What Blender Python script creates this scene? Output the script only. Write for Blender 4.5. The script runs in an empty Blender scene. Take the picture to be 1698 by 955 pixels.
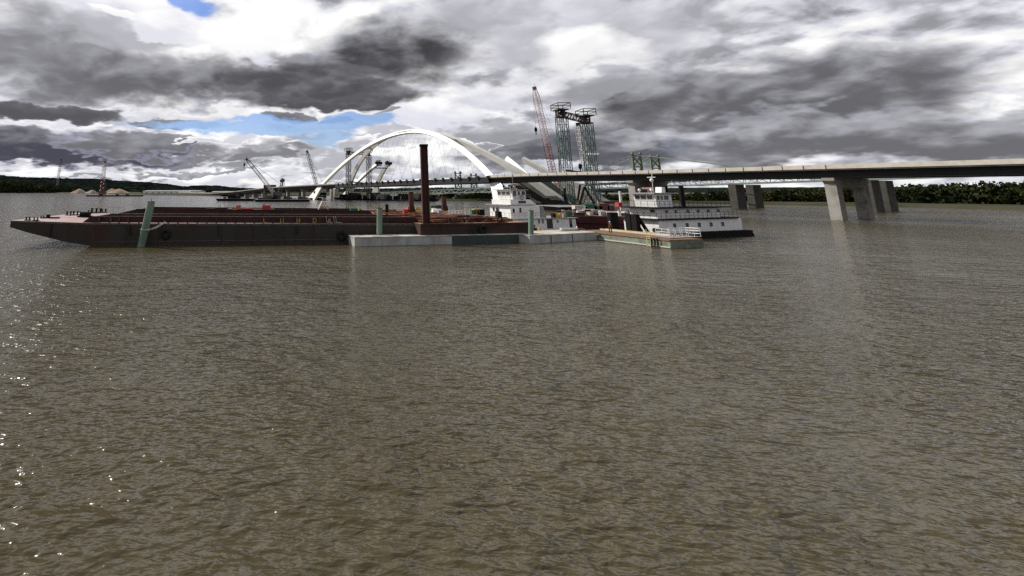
import bpy, math, random
from mathutils import Vector, Matrix
R = math.radians
rnd = random.Random(7)
SC = bpy.context.scene
COL = SC.collection

# ---------------------------------------------------------------- camera
F = 870.0; HC = 8.0; CX = 560.0; CY = 132.0
TH = math.atan(183/870.0); sT, cT = math.sin(TH), math.cos(TH)
cam = bpy.data.cameras.new('camera'); co = bpy.data.objects.new('camera', cam); COL.objects.link(co)
co.location = (0, 0, HC); co.rotation_euler = (math.pi/2+TH, 0, 0)
cam.sensor_fit = 'HORIZONTAL'; cam.sensor_width = 36; cam.lens = F/1698*36
cam.shift_x = (1698/2-CX)/1698; cam.shift_y = -(955/2-CY)/1698
cam.clip_start = 0.5; cam.clip_end = 30000
SC.camera = co
SC.view_settings.view_transform = 'Standard'; SC.view_settings.look = 'None'
SC.cycles.use_denoising = False; SC.cycles.sample_clamp_direct = 4; SC.cycles.sample_clamp_indirect = 4; SC.cycles.max_bounces = 5; SC.cycles.diffuse_bounces = 2; SC.cycles.glossy_bounces = 3; SC.view_settings.exposure = 0.0; SC.view_settings.gamma = 1

def uv(px, py):                      # bearing and slope of a sight line of the survey
    a = (px-CX)/F; b = (CY-py)/F; k = cT-b*sT
    return a/k, (sT+b*cT)/k
def W(px, py, z=0.0):
    u, v = uv(px, py); Y = (z-HC)/v
    return Vector((u*Y, Y, z))
def at(px, py, Y):
    u, v = uv(px, py); return Vector((u*Y, Y, HC+v*Y))
def on(px, py, P, d):                # point of the sight line above the plan line P + t d
    u, v = uv(px, py); t = (u*P[1]-P[0])/(d[0]-u*d[1]); Y = P[1]+t*d[1]
    return t, Vector((P[0]+t*d[0], Y, HC+v*Y))

# ---------------------------------------------------------------- sky, sun
SUN_AZ, SUN_EL = R(-57), R(34)
world = bpy.data.worlds.new("World"); SC.world = world; world.use_nodes = True
nt = world.node_tree; N = nt.nodes; Lk = nt.links
for n in list(N): N.remove(n)
def nd(t, **k):
    n = N.new(t)
    for a, b in k.items(): setattr(n, a, b)
    return n
def math_(op, a, b=None, c=None, clamp=False):
    n = nd('ShaderNodeMath', operation=op); n.use_clamp = clamp
    for i, x in enumerate((a, b, c)):
        if x is None: continue
        if isinstance(x, (int, float)): n.inputs[i].default_value = x
        else: Lk.new(x, n.inputs[i])
    return n.outputs[0]
def vmath(op, a, b=None):
    n = nd('ShaderNodeVectorMath', operation=op)
    for i, x in enumerate((a, b)):
        if x is None: continue
        if isinstance(x, (tuple, list)): n.inputs[i].default_value = x
        else: Lk.new(x, n.inputs[i])
    return n.outputs['Value'] if op in ('LENGTH', 'DOT_PRODUCT') else n.outputs[0]
def ramp(val, stops):
    n = nd('ShaderNodeValToRGB'); cr = n.color_ramp
    while len(cr.elements) < len(stops): cr.elements.new(0.5)
    for e, (p, c) in zip(cr.elements, stops): e.position = p; e.color = (*c, 1)
    Lk.new(val, n.inputs[0]); return n.outputs[0]
def noise(vec, scale, detail=6, rough=.55, dist=0., lac=2.0):
    n = nd('ShaderNodeTexNoise'); n.inputs['Scale'].default_value = scale; n.inputs['Detail'].default_value = detail
    n.inputs['Roughness'].default_value = rough; n.inputs['Distortion'].default_value = dist; n.inputs['Lacunarity'].default_value = lac
    Lk.new(vec, n.inputs['Vector']); return n.outputs
tc = nd('ShaderNodeTexCoord').outputs['Generated']
sep = nd('ShaderNodeSeparateXYZ'); Lk.new(tc, sep.inputs[0])
sx, sy, sz = sep.outputs
az = math_('ARCTAN2', sx, sy); el = math_('ARCSINE', sz)
den = math_('DIVIDE', 1.0, math_('ADD', math_('MAXIMUM', sz, 0.0), 0.42))
plane = nd('ShaderNodeCombineXYZ')
Lk.new(math_('MULTIPLY', sx, den), plane.inputs[0]); Lk.new(math_('MULTIPLY', sy, den), plane.inputs[1]); Lk.new(math_('MULTIPLY', math_('MULTIPLY', sz, den), 2.1), plane.inputs[2])
plane = plane.outputs[0]
ae = nd('ShaderNodeCombineXYZ'); Lk.new(az, ae.inputs[0]); Lk.new(el, ae.inputs[1]); ae = ae.outputs[0]
n1 = noise(plane, 2.6, 5, .48)            # large billows
n2 = noise(plane, 7.0, 6, .50, .25)            # puffs
nw = noise(plane, 2.3, 2, .5); nw2 = noise(plane, 9.0, 3, .55)
warp = vmath('MULTIPLY', vmath('SUBTRACT', nw[1], (.5, .5, .5)), (.16, .09, 0))
warp2 = vmath('MULTIPLY', vmath('SUBTRACT', nw2[1], (.5, .5, .5)), (.075, .055, 0))
pos = vmath('ADD', ae, vmath('ADD', warp, warp2))
def AE(px, py):
    u, v = uv(px, py); return math.atan(u), math.atan(v/math.sqrt(1+u*u))
def blob(px, py, rx, ry, w):
    a, e = AE(px, py)
    d = vmath('MULTIPLY', vmath('SUBTRACT', pos, (a, e, 0)), (F/rx*.92, F/ry*.92, 0))
    r2 = vmath('DOT_PRODUCT', d, d)
    return math_('MULTIPLY', math_('EXPONENT', math_('MULTIPLY', r2, -0.8)), w)
n3 = noise(plane, 20.0, 5, .55)
billow = math_('ABSOLUTE', math_('SUBTRACT', math_('MULTIPLY', n2[0], 2.0), 1.0))        # creases between puffs
sh = vmath('ADD', plane, (-.03, .0, .06))
n2s = noise(sh, 7.0, 6, .50, .25)
relief = math_('MULTIPLY', math_('SUBTRACT', n2s[0], n2[0]), 1.25)                          # the side turned to the sun is brighter
rag = math_('ADD', math_('MULTIPLY', math_('SUBTRACT', n1[0], .5), 1.5), math_('ADD', math_('MULTIPLY', math_('SUBTRACT', .22, billow), .75), math_('MULTIPLY', math_('SUBTRACT', n3[0], .5), .35)))
sp = nd('ShaderNodeSeparateXYZ'); Lk.new(pos, sp.inputs[0]); posy = sp.outputs[1]
def mixc(f, a, b):
    n = nd('ShaderNodeMix', data_type='RGBA')
    for i, x in ((0, f), ('A', a), ('B', b)):
        if isinstance(x, tuple): n.inputs[i].default_value = (*x, 1)
        elif isinstance(x, (int, float)): n.inputs[i].default_value = x
        else: Lk.new(x, n.inputs[i])
    return n.outputs['Result']
def mrange(x, a, b, c=0., d=1.):
    n = nd('ShaderNodeMapRange', interpolation_type='SMOOTHSTEP'); n.inputs['From Min'].default_value = a; n.inputs['From Max'].default_value = b
    n.inputs['To Min'].default_value = c; n.inputs['To Max'].default_value = d; Lk.new(x, n.inputs['Value']); return n.outputs[0]
G = lambda v, t=1.0: (v*.97, v*.972, v*(1+.07*t)) if v < .85 else (v, v, v)
base_f = math_('ADD', math_('MULTIPLY', math_('SUBTRACT', n1[0], .5), 2.2), math_('ADD', math_('MULTIPLY', relief, 2.0), math_('MULTIPLY', math_('SUBTRACT', .25, billow), .9)))
cloud = ramp(math_('ADD', base_f, .52, clamp=True), [(0., G(.32)), (.3, G(.50)), (.55, G(.74)), (.8, G(.92)), (1., (1.05,1.05,1.05))])
# openings of blue between the clouds
bmask = None; openings = [(430,206,160,14,2.0),(318,6,36,13,1.7),(543,240,40,13,1.6),(592,188,48,12,1.3),(1095,238,50,12,.6),(640,258,24,6,.5)]
Bs = None
for p_ in openings:
    b_ = blob(*p_); Bs = b_ if Bs is None else math_('ADD', Bs, b_)
bmask = math_('MULTIPLY', mrange(math_('MULTIPLY', Bs, math_('ADD', math_('MULTIPLY', rag, -1.3), 1.0)), .45, 1.0), .88)
# cloud masses: centre, half size, edge softness, raggedness, tone of top, tone of base
layers = [
 (950,50,280,90,1.2,.5,.74,.52),(760,30,170,40,1.0,.5,.66,.46),(985,85,85,42,1.0,.4,1.08,.90),(870,140,140,28,.9,.7,.98,.72),
 (700,185,140,28,.8,.7,1.0,.80),(950,244,215,46,.9,.4,.30,.115),(830,208,100,24,.8,.7,.52,.34),(1095,172,130,48,1.0,.35,.32,.080),(1000,135,120,22,.9,.7,.55,.34),
 (790,229,44,12,.5,.5,.90,.34),(1040,226,60,12,1.1,.7,.55,.34),
 (620,220,85,24,.35,.8,1.02,.58),(470,238,85,26,.3,.7,1.06,.42),(385,224,66,16,.30,.6,1.04,.70),(590,258,120,24,.4,.7,1.02,.50),
 (410,260,140,11,.6,.6,.46,.24),(300,252,75,15,.45,.7,.60,.24),(160,273,220,15,.6,.7,1.02,.66),
 (330,291,440,13,.6,.8,1.05,.72),(760,290,300,14,.6,.9,.80,.45),(1050,296,120,8,.6,.6,.92,.55),(180,291,70,4,.6,.8,.45,.36),(330,277,120,5,.6,.8,.5,.32),
 (60,240,235,30,.5,.4,.26,.075),(200,234,110,20,.4,.7,.34,.17),(330,232,40,8,.6,.8,1.0,.7),
 (300,182,260,12,.5,.9,1.0,.72),(50,199,110,9,.4,.8,1.0,.78),
 (60,74,180,56,1.0,.5,.42,.24),(150,6,180,24,.9,.6,1.0,.78),(220,52,130,36,.9,.6,.84,.50),(190,27,24,8,.9,.4,1.1,.95),(300,45,90,28,.5,.7,1.02,.80),
 (440,50,140,56,.9,.4,1.12,.98),
 (330,132,290,44,1.0,.3,.32,.085),(110,122,230,50,1.2,.5,.36,.15),(85,180,115,20,.35,.5,.17,.105),(275,198,62,13,.45,.6,.32,.19),
 (560,150,170,26,.6,.5,.24,.10),(655,88,165,60,1.0,.3,.28,.058),(520,128,170,34,1.0,.3,.22,.085),(440,92,34,14,.8,.5,1.0,.8),(484,187,44,13,.35,.5,.28,.18),(556,195,29,8,.3,.5,.30,.20),(641,176,26,6,.6,.5,.40,.32),
 (1300,150,200,60,.8,.6,.42,.14),(1500,230,260,40,.7,.6,.46,.16)]
shade_n = math_('ADD', math_('MULTIPLY', relief, 1.7), math_('MULTIPLY', math_('SUBTRACT', n1[0], .5), .9))
ragK = {k: math_('MULTIPLY', rag, k*1.5) for k in (.3, .5, .7, .9)}
for (px, py, rx, ry, soft, rg, top, bot) in layers:
    a_, e_ = AE(px, py)
    d_ = vmath('MULTIPLY', vmath('SUBTRACT', pos, (a_, e_, 0)), (F/rx*1.02, F/ry*1.02, 0))
    q_ = math_('ADD', math_('SUBTRACT', 1.0, vmath('DOT_PRODUCT', d_, d_)), ragK[.3 if rg < .4 else .5 if rg < .65 else (.7 if rg < .85 else .9)])
    low = 195 < py < 268 and top > .88
    m_ = mrange(q_, 0.0, .16 if low else max(.22, soft*.95))
    v_ = math_('ADD', math_('MULTIPLY', math_('SUBTRACT', posy, e_), F/ry*.55), shade_n)
    t_ = 4.5 if (px < 260 and py > 220) else (2.6 if px > 900 and py > 220 else .9)
    sh_ = mixc(mrange(v_, -.12 if low else -.30, .45 if low else .75), G(bot, t_ if bot < .13 else 1), G(top))
    rim = min(1.05, top*1.25+.12)
    sh_ = mixc(mrange(q_, -.15, .55), G(rim, t_), sh_)
    cloud = mixc(m_, cloud, sh_)
    if px == 1095: cloud_back = cloud
hi = mrange(sz, .47, .75, 0., .85)
cloud = mixc(hi, cloud, G(.33))  # unseen overhead sky, grey added to set the ambient fill
cloud = mixc(mrange(sy, -.25, .20, .9, 0.), cloud, G(.46))  # unseen sky behind the camera, even tone added to set fill on near faces
sky = nd('ShaderNodeTexSky', sky_type='NISHITA'); sky.sun_disc = False; sky.sun_elevation = SUN_EL; sky.sun_rotation = SUN_AZ
sky.air_density = 1.3; sky.dust_density = .6; sky.ozone_density = 2.0
ten = nd('ShaderNodeMix', data_type='RGBA', blend_type='MULTIPLY'); ten.inputs[0].default_value = 1
Lk.new(cloud, ten.inputs['A']); ten.inputs['B'].default_value = (10, 10, 10, 1)
mx = nd('ShaderNodeMix', data_type='RGBA'); Lk.new(bmask, mx.inputs[0]); Lk.new(ten.outputs['Result'], mx.inputs['A']); 
tn2 = nd('ShaderNodeMix', data_type='RGBA', blend_type='MULTIPLY'); tn2.inputs[0].default_value = 1
Lk.new(sky.outputs[0], tn2.inputs['A']); tn2.inputs['B'].default_value = (.58, .74, 1.22, 1); Lk.new(tn2.outputs['Result'], mx.inputs['B'])
bg = nd('ShaderNodeBackground'); bg.inputs[1].default_value = .10; Lk.new(mx.outputs['Result'], bg.inputs[0])
wo = nd('ShaderNodeOutputWorld'); Lk.new(bg.outputs[0], wo.inputs[0])

sl = bpy.data.lights.new('sun', 'SUN'); sl.energy = 5.0; sl.angle = R(.53); sl.color = (1, .95, .87)
so = bpy.data.objects.new('sun', sl); COL.objects.link(so)
sd = Vector((math.sin(SUN_AZ)*math.cos(SUN_EL), math.cos(SUN_AZ)*math.cos(SUN_EL), math.sin(SUN_EL)))
so.rotation_euler = sd.to_track_quat('Z', 'Y').to_euler(); so.location = sd*300

# ---------------------------------------------------------------- materials
MATS = {}
def mat(name, c1, c2=None, scale=1.5, lo=.42, hi=.6, rough=.6, metal=0., bump=0., stretch=(1,1,1), spec=None, c3=None):
    spec = spec if spec is not None else (.04 if rough >= .95 else (.25 if rough >= .8 else .5))
    if name in MATS: return MATS[name]
    m = bpy.data.materials.new(name); m.use_nodes = True; t = m.node_tree; p = t.nodes['Principled BSDF']
    p.inputs['Roughness'].default_value = rough; p.inputs['Metallic'].default_value = metal
    p.inputs['Specular IOR Level'].default_value = spec
    tcn = t.nodes.new('ShaderNodeTexCoord'); mp = t.nodes.new('ShaderNodeMapping'); mp.inputs['Scale'].default_value = stretch
    t.links.new(tcn.outputs['Object'], mp.inputs[0])
    no = t.nodes.new('ShaderNodeTexNoise'); no.inputs['Scale'].default_value = scale; no.inputs['Detail'].default_value = 7; no.inputs['Roughness'].default_value = .62
    t.links.new(mp.outputs[0], no.inputs['Vector'])
    cr = t.nodes.new('ShaderNodeValToRGB'); t.links.new(no.outputs[0], cr.inputs[0])
    c2 = c2 or tuple(x*.72 for x in c1)
    cr.color_ramp.elements[0].position = lo; cr.color_ramp.elements[0].color = (*c1, 1)
    cr.color_ramp.elements[1].position = hi; cr.color_ramp.elements[1].color = (*c2, 1)
    out = cr.outputs[0]
    if c3:
        n4 = t.nodes.new('ShaderNodeTexNoise'); n4.inputs['Scale'].default_value = scale*.37; n4.inputs['Detail'].default_value = 8; n4.inputs['Roughness'].default_value = .7
        t.links.new(tcn.outputs['Object'], n4.inputs['Vector'])
        r4 = t.nodes.new('ShaderNodeValToRGB'); r4.color_ramp.elements[0].position = .53; r4.color_ramp.elements[1].position = .62
        t.links.new(n4.outputs[0], r4.inputs[0]); mi = t.nodes.new('ShaderNodeMix'); mi.data_type = 'RGBA'
        t.links.new(r4.outputs[0], mi.inputs[0]); t.links.new(out, mi.inputs['A']); mi.inputs['B'].default_value = (*c3, 1); out = mi.outputs['Result']
    t.links.new(out, p.inputs['Base Color'])
    if bump:
        bn = t.nodes.new('ShaderNodeBump'); bn.inputs['Strength'].default_value = bump; bn.inputs['Distance'].default_value = .05
        t.links.new(no.outputs[0], bn.inputs['Height']); t.links.new(bn.outputs[0], p.inputs['Normal'])
    MATS[name] = m; return m
M = dict(
 white=mat('white_paint', (.80,.80,.78), (.70,.69,.66), 1.2, .45, .7, .45, stretch=(1,1,.3)),
 archwhite=mat('arch_paint', (.70,.70,.66), (.60,.60,.56), .25, .4, .7, .45),
 concrete=mat('concrete', (.36,.34,.31), (.24,.225,.20), .35, .4, .65, .85, bump=.2, c3=(.18,.165,.145)),
 concreted=mat('concrete_shade_dark', (.085,.08,.07), (.05,.046,.04), .3, .4, .65, .9, bump=.2),  # dark tone paints in the shade on the inclined concrete legs
 barrier=mat('barrier_concrete', (.62,.58,.50), (.50,.46,.40), .4, .4, .65, .85),
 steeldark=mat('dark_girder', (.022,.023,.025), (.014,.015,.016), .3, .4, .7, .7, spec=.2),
 black=mat('black_steel', (.010,.010,.011), (.018,.014,.012), 1.2, .4, .7, .8, spec=.1),
 rubber=mat('rubber', (.012,.012,.012), (.02,.02,.02), 3, .4, .7, .8),
 hullgrey=mat('hull_dark', (.038,.036,.029), (.034,.027,.019), .35, .42, .62, .65, stretch=(1,1,.25), c3=(.046,.022,.015), bump=.3, spec=.3),
 hullbrown=mat('hull_brown', (.052,.028,.020), (.032,.020,.016), .5, .4, .65, .65, spec=.25, stretch=(1,1,.25), c3=(.018,.017,.016), bump=.3),
 maroon=mat('maroon_paint', (.060,.019,.017), (.032,.015,.013), .8, .4, .65, .65, spec=.25, c3=(.018,.013,.012), stretch=(1,1,.3)),
 redhull=mat('red_hull', (.085,.016,.017), (.045,.013,.013), .5, .4, .65, .6, spec=.25, stretch=(1,1,.3)),
 deckpink=mat('deck_red', (.36,.25,.24), (.27,.16,.15), .5, .4, .62, .75, c3=(.33,.27,.25)),
 deckrust=mat('deck_rust', (.36,.17,.115), (.22,.11,.075), .55, .4, .6, .85, c3=(.42,.30,.23), bump=.2),
 rust=mat('rust_steel', (.30,.14,.085), (.17,.075,.05), 1.4, .4, .6, .85, c3=(.38,.25,.18), bump=.3),
 rustpile=mat('rust_pile', (.075,.032,.022), (.035,.018,.014), 1.0, .4, .62, .8, stretch=(1,1,.25), bump=.3),
 rim=mat('worn_rim', (.12,.10,.085), (.05,.035,.03), 1.5, .4, .6, .6),
 green=mat('pile_green', (.17,.25,.185), (.11,.16,.12), 1.2, .42, .62, .6, stretch=(1,1,.2), c3=(.20,.24,.19)),
 floatwhite=mat('float_pale', (.42,.44,.405), (.29,.30,.275), .7, .42, .62, .6, stretch=(1,1,.3), c3=(.32,.31,.28)),
 floatgreen=mat('float_green', (.035,.055,.05), (.028,.04,.038), .7, .42, .62, .6, stretch=(1,1,.3)),
 floattop=mat('float_top', (.50,.48,.43), (.30,.27,.23), .55, .44, .6, .85, c3=(.60,.59,.55), bump=.15),
 bargegreen=mat('barge_green', (.17,.22,.165), (.12,.125,.09), 1.1, .42, .6, .7, c3=(.19,.15,.11), bump=.2),
 wood=mat('deck_timber', (.24,.15,.09), (.13,.08,.05), 1.3, .4, .6, .85, stretch=(3,.4,1), bump=.3),
 yellow=mat('yellow_paint', (.55,.38,.05), (.35,.24,.05), 2, .45, .65, .6),
 red=mat('red_paint', (.42,.022,.025), (.30,.02,.02), 2, .45, .7, .5),
 orange=mat('orange_paint', (.50,.12,.035), (.36,.09,.03), 2, .45, .7, .55),
 glass=mat('dark_glass', (.012,.014,.016), (.02,.022,.024), 1, .4, .7, .12, spec=.8),
 towergreen=mat('tower_green', (.055,.12,.095), (.04,.08,.065), .6, .4, .65, .6),
 towerbrown=mat('tower_brown', (.04,.025,.02), (.05,.04,.035), .6, .4, .65, .6),
 oldgreen=mat('old_bridge_green', (.11,.16,.085), (.08,.11,.06), .4, .4, .65, .6),
 oldtruss=mat('old_truss', (.20,.25,.22), (.12,.15,.13), .4, .4, .65, .6),
 boomred=mat('boom_red', (.19,.04,.04), (.12,.03,.03), 1, .4, .65, .5),
 boompink=mat('boom_faded_red', (.30,.13,.12), (.42,.34,.33), 1, .4, .6, .5),
 boomwhite=mat('boom_white', (.62,.58,.56), (.45,.4,.38), 1, .4, .65, .5),
 boomblue=mat('boom_blue', (.06,.08,.10), (.09,.10,.12), 1, .4, .65, .5),
 cable=mat('cable', (.17,.17,.18), (.13,.13,.13), 1, .4, .7, .5),
 rope=mat('rope', (.55,.52,.47), (.40,.37,.32), 6, .4, .65, .9),
 sand=mat('sand', (.40,.31,.22), (.28,.21,.15), .2, .4, .65, .95),
 grey=mat('grey_paint', (.30,.30,.30), (.20,.20,.20), 1, .4, .65, .6),
 bluepaint=mat('blue_paint', (.05,.10,.20), (.04,.07,.14), 1, .4, .65, .6),
 tan=mat('tan_paint', (.55,.50,.40), (.42,.38,.30), 1, .4, .65, .7),
 greenp=mat('machine_green', (.03,.13,.07), (.02,.08,.05), 1, .4, .65, .6),
 roofgrey=mat('roof_grey', (.33,.34,.36), (.25,.26,.28), .05, .4, .65, .8),
 forest=mat('forest', (.032,.040,.014), (.016,.024,.010), .10, .42, .58, .95, c3=(.055,.052,.016)),
 hillforest=mat('hill_forest', (.017,.022,.016), (.008,.012,.013), .05, .42, .58, 1., c3=(.024,.027,.013), spec=0.),
 bark=mat('bark', (.08,.06,.045), (.05,.04,.03), 1, .4, .6, .9),
 land=mat('riverbank', (.07,.066,.045), (.035,.040,.02), .03, .4, .6, .95),
 skin=mat('skin', (.45,.28,.20), (.42,.26,.18), 5, .4, .7, .6),
 denim=mat('work_trousers', (.03,.035,.05), (.02,.025,.035), 5, .4, .7, .9),
 shirt=mat('work_shirt', (.07,.07,.08), (.05,.05,.06), 5, .4, .7, .9),
 hivis=mat('hi_vis_orange', (.75,.18,.03), (.65,.15,.03), 5, .4, .7, .8),
 hivisy=mat('hi_vis_yellow', (.50,.60,.05), (.42,.5,.05), 5, .4, .7, .8),
 lettery=mat('letter_yellow', (.36,.27,.045), (.22,.16,.04), 4, .45, .65, .6),
 ladder=mat('ladder_paint', (.62,.58,.33), (.48,.42,.22), 3, .45, .65, .6),
)

# ---------------------------------------------------------------- mesh helpers
class MB:
    def __init__(s): s.v = []; s.f = []
    def add(s, vs, fs):
        o = len(s.v); s.v += [Vector(v) for v in vs]; s.f += [[i+o for i in f] for f in fs]; return s
    def box(s, x0, x1, y0, y1, z0, z1, mt=None):
        vs = [Vector(p) for p in ((x0,y0,z0),(x1,y0,z0),(x1,y1,z0),(x0,y1,z0),(x0,y0,z1),(x1,y0,z1),(x1,y1,z1),(x0,y1,z1))]
        if mt: vs = [mt @ v for v in vs]
        return s.add(vs, [(0,3,2,1),(4,5,6,7),(0,1,5,4),(1,2,6,5),(2,3,7,6),(3,0,4,7)])
    def hexa(s, b, t):               # four bottom corners, four top corners
        return s.add(list(b)+list(t), [(0,3,2,1),(4,5,6,7),(0,1,5,4),(1,2,6,5),(2,3,7,6),(3,0,4,7)])
    def prism(s, poly, z0, z1):
        n = len(poly); vs = [(p[0],p[1],z0) for p in poly]+[(p[0],p[1],z1) for p in poly]
        return s.add(vs, [tuple(range(n))[::-1], tuple(range(n,2*n))]+[(i,(i+1)%n,(i+1)%n+n,i+n) for i in range(n)])
    def extr(s, pts, off):           # polygon of 3D points extruded by a vector
        n = len(pts); off = Vector(off); vs = [Vector(p) for p in pts]; vs += [v+off for v in vs]
        return s.add(vs, [tuple(range(n))[::-1], tuple(range(n,2*n))]+[(i,(i+1)%n,(i+1)%n+n,i+n) for i in range(n)])
    def tube(s, p, q, r, n=6, r2=None, cap=True):
        p, q = Vector(p), Vector(q); d = (q-p)
        if d.length < 1e-6: return s
        d.normalize(); a = d.orthogonal().normalized(); b = d.cross(a); r2 = r if r2 is None else r2
        vs = [p+(a*math.cos(2*math.pi*i/n)+b*math.sin(2*math.pi*i/n))*r for i in range(n)] + [q+(a*math.cos(2*math.pi*i/n)+b*math.sin(2*math.pi*i/n))*r2 for i in range(n)]
        fs = [(i,(i+1)%n,(i+1)%n+n,i+n) for i in range(n)]
        if cap: fs += [tuple(range(n))[::-1], tuple(range(n,2*n))]
        return s.add(vs, fs)
    def beam(s, p, q, w, h, up=(0,0,1)):
        p, q = Vector(p), Vector(q); d = (q-p).normalized(); a = d.cross(Vector(up))
        a = d.orthogonal() if a.length < 1e-4 else a; a.normalize(); b = a.cross(d)
        c = [a*w/2+b*h/2, -a*w/2+b*h/2, -a*w/2-b*h/2, a*w/2-b*h/2]
        return s.hexa([p+x for x in c], [q+x for x in c])
    def path(s, pts, r, n=5):
        for a, b in zip(pts[:-1], pts[1:]): s.tube(a, b, r, n)
        return s
    def ball(s, c, r, seg=10, ring=6, sc=(1,1,1), jit=0):
        c = Vector(c); vs = []
        for j in range(ring+1):
            t = math.pi*j/ring
            for i in range(seg):
                a = 2*math.pi*i/seg; k = r*(1+(rnd.random()-.5)*jit)
                vs.append(c+Vector((math.sin(t)*math.cos(a)*k*sc[0], math.sin(t)*math.sin(a)*k*sc[1], math.cos(t)*k*sc[2])))
        return s.add(vs, [(j*seg+i, (j+1)*seg+i, (j+1)*seg+(i+1)%seg, j*seg+(i+1)%seg) for j in range(ring) for i in range(seg)])
    def torus(s, c, ax, R0, r, n=16, m=8):
        c, ax = Vector(c), Vector(ax).normalized(); a = ax.orthogonal().normalized(); b = ax.cross(a); vs = []
        for i in range(n):
            t = 2*math.pi*i/n; e = a*math.cos(t)+b*math.sin(t)
            for j in range(m):
                q = 2*math.pi*j/m; vs.append(c+e*(R0+r*math.cos(q))+ax*r*math.sin(q))
        return s.add(vs, [(i*m+j, ((i+1)%n)*m+j, ((i+1)%n)*m+(j+1)%m, i*m+(j+1)%m) for i in range(n) for j in range(m)])
    def lattice(s, p, q, w0, w1, n, r, rd=None, side=None, sides=4):
        p, q = Vector(p), Vector(q); d = (q-p).normalized(); a = Vector(side) if side else d.orthogonal()
        a = (a-d*a.dot(d)).normalized(); b = d.cross(a); rd = rd or r*.6; L = []
        cs = [(1,1),(-1,1),(-1,-1),(1,-1)]
        for k in range(n+1):
            t = k/n; w = (w0+(w1-w0)*t)/2; c = p.lerp(q, t); L.append([c+a*w*i+b*w*j for i, j in cs])
        for i in range(4): s.tube(L[0][i], L[n][i], r, 4)
        for k in range(n):
            for i in range(sides):
                j = (i+1) % 4
                if k % 2: s.tube(L[k][i], L[k+1][j], rd, 3, cap=False)
                else: s.tube(L[k][j], L[k+1][i], rd, 3, cap=False)
                s.tube(L[k][i], L[k][j], rd, 3, cap=False)
        return s
    def build(s, name, m, parent=None, local=False, smooth=False):
        inv = Matrix.Identity(4)
        if parent is not None and not local:
            mt = parent.matrix_basis.copy(); pp = parent.parent
            while pp is not None: mt = pp.matrix_basis @ mt; pp = pp.parent
            inv = mt.inverted()
        me = bpy.data.meshes.new(name); me.from_pydata([tuple(inv @ v) for v in s.v], [], s.f); me.update()
        me.materials.append(M[m] if isinstance(m, str) else m)
        if smooth:
            for p in me.polygons: p.use_smooth = True
        o = bpy.data.objects.new(name, me); COL.objects.link(o)
        if parent is not None: o.parent = parent
        return o
def tag(o, label=None, cat=None, group=None, kind=None):
    if label: o['label'] = label
    if cat: o['category'] = cat
    if group: o['group'] = group
    if kind: o['kind'] = kind
    return o
def thing(name, loc, label, cat, group=None, rz=0):
    o = bpy.data.objects.new(name, None); COL.objects.link(o); o.location = loc; o.rotation_euler = (0,0,rz)
    o.empty_display_size = .5
    return tag(o, label, cat, group)
def solo(mb, name, m, base, label, cat, group=None, smooth=False, kind=None):    # a thing that is one mesh, origin at its base
    b = Vector(base); mb.v = [v-b for v in mb.v]
    o = mb.build(name, m, None, True, smooth); o.location = b
    return tag(o, label, cat, group, kind)
def copy_tree(o, parent=None):
    c = o.copy(); COL.objects.link(c); c.parent = parent
    for ch in o.children: copy_tree(ch, c)
    return c
def V2(v): return Vector((v[0], v[1], 0))

# ---------------------------------------------------------------- water
wm = bpy.data.materials.new('river_water'); wm.use_nodes = True; t = wm.node_tree; p = t.nodes['Principled BSDF']
p.inputs['Base Color'].default_value = (.066,.054,.027,1); p.inputs['Roughness'].default_value = .12; p.inputs['IOR'].default_value = 1.333
p.inputs['Specular IOR Level'].default_value = .5
g = t.nodes.new('ShaderNodeTexCoord'); mp = t.nodes.new('ShaderNodeMapping'); mp.inputs['Rotation'].default_value = (0,0,R(18)); mp.inputs['Scale'].default_value = (1,1.5,1)
t.links.new(g.outputs['Object'], mp.inputs[0])
def wn(sc, det, ro, vec=None, dist=0):
    n = t.nodes.new('ShaderNodeTexNoise'); n.inputs['Scale'].default_value = sc; n.inputs['Detail'].default_value = det; n.inputs['Roughness'].default_value = ro
    n.inputs['Distortion'].default_value = dist
    t.links.new(vec or mp.outputs[0], n.inputs['Vector']); return n.outputs[0]
def wmath(op, a, b):
    n = t.nodes.new('ShaderNodeMath'); n.operation = op
    for i, x in enumerate((a, b)):
        if isinstance(x, (int, float)): n.inputs[i].default_value = x
        else: t.links.new(x, n.inputs[i])
    return n.outputs[0]
h = wmath('ADD', wmath('ADD', wmath('MULTIPLY', wn(.26, 2, .5, dist=.2), .60), wmath('MULTIPLY', wn(.8, 2, .5, dist=.2), .42)), wmath('MULTIPLY', wn(2.2, 2, .5, dist=.2), .17))
gust = wn(.022, 3, .5, g.outputs['Object'])
gust2 = wn(.07, 3, .55, g.outputs['Object'], .3)
h = wmath('MULTIPLY', h, wmath('ADD', wmath('ADD', wmath('MULTIPLY', gust, 1.2), wmath('MULTIPLY', wmath('SUBTRACT', gust2, .5), 1.6)), .32))
bu = t.nodes.new('ShaderNodeBump'); bu.inputs['Strength'].default_value = 1.; bu.inputs['Distance'].default_value = 1.
t.links.new(h, bu.inputs['Height']); t.links.new(bu.outputs[0], p.inputs['Normal'])
MATS['river_water'] = wm
w = MB(); w.add([(-9000,-200,0),(9000,-200,0),(9000,14000,0),(-9000,14000,0)], [(0,1,2,3)])
tag(w.build('river', wm), kind='structure')
M['water'] = wm

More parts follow.
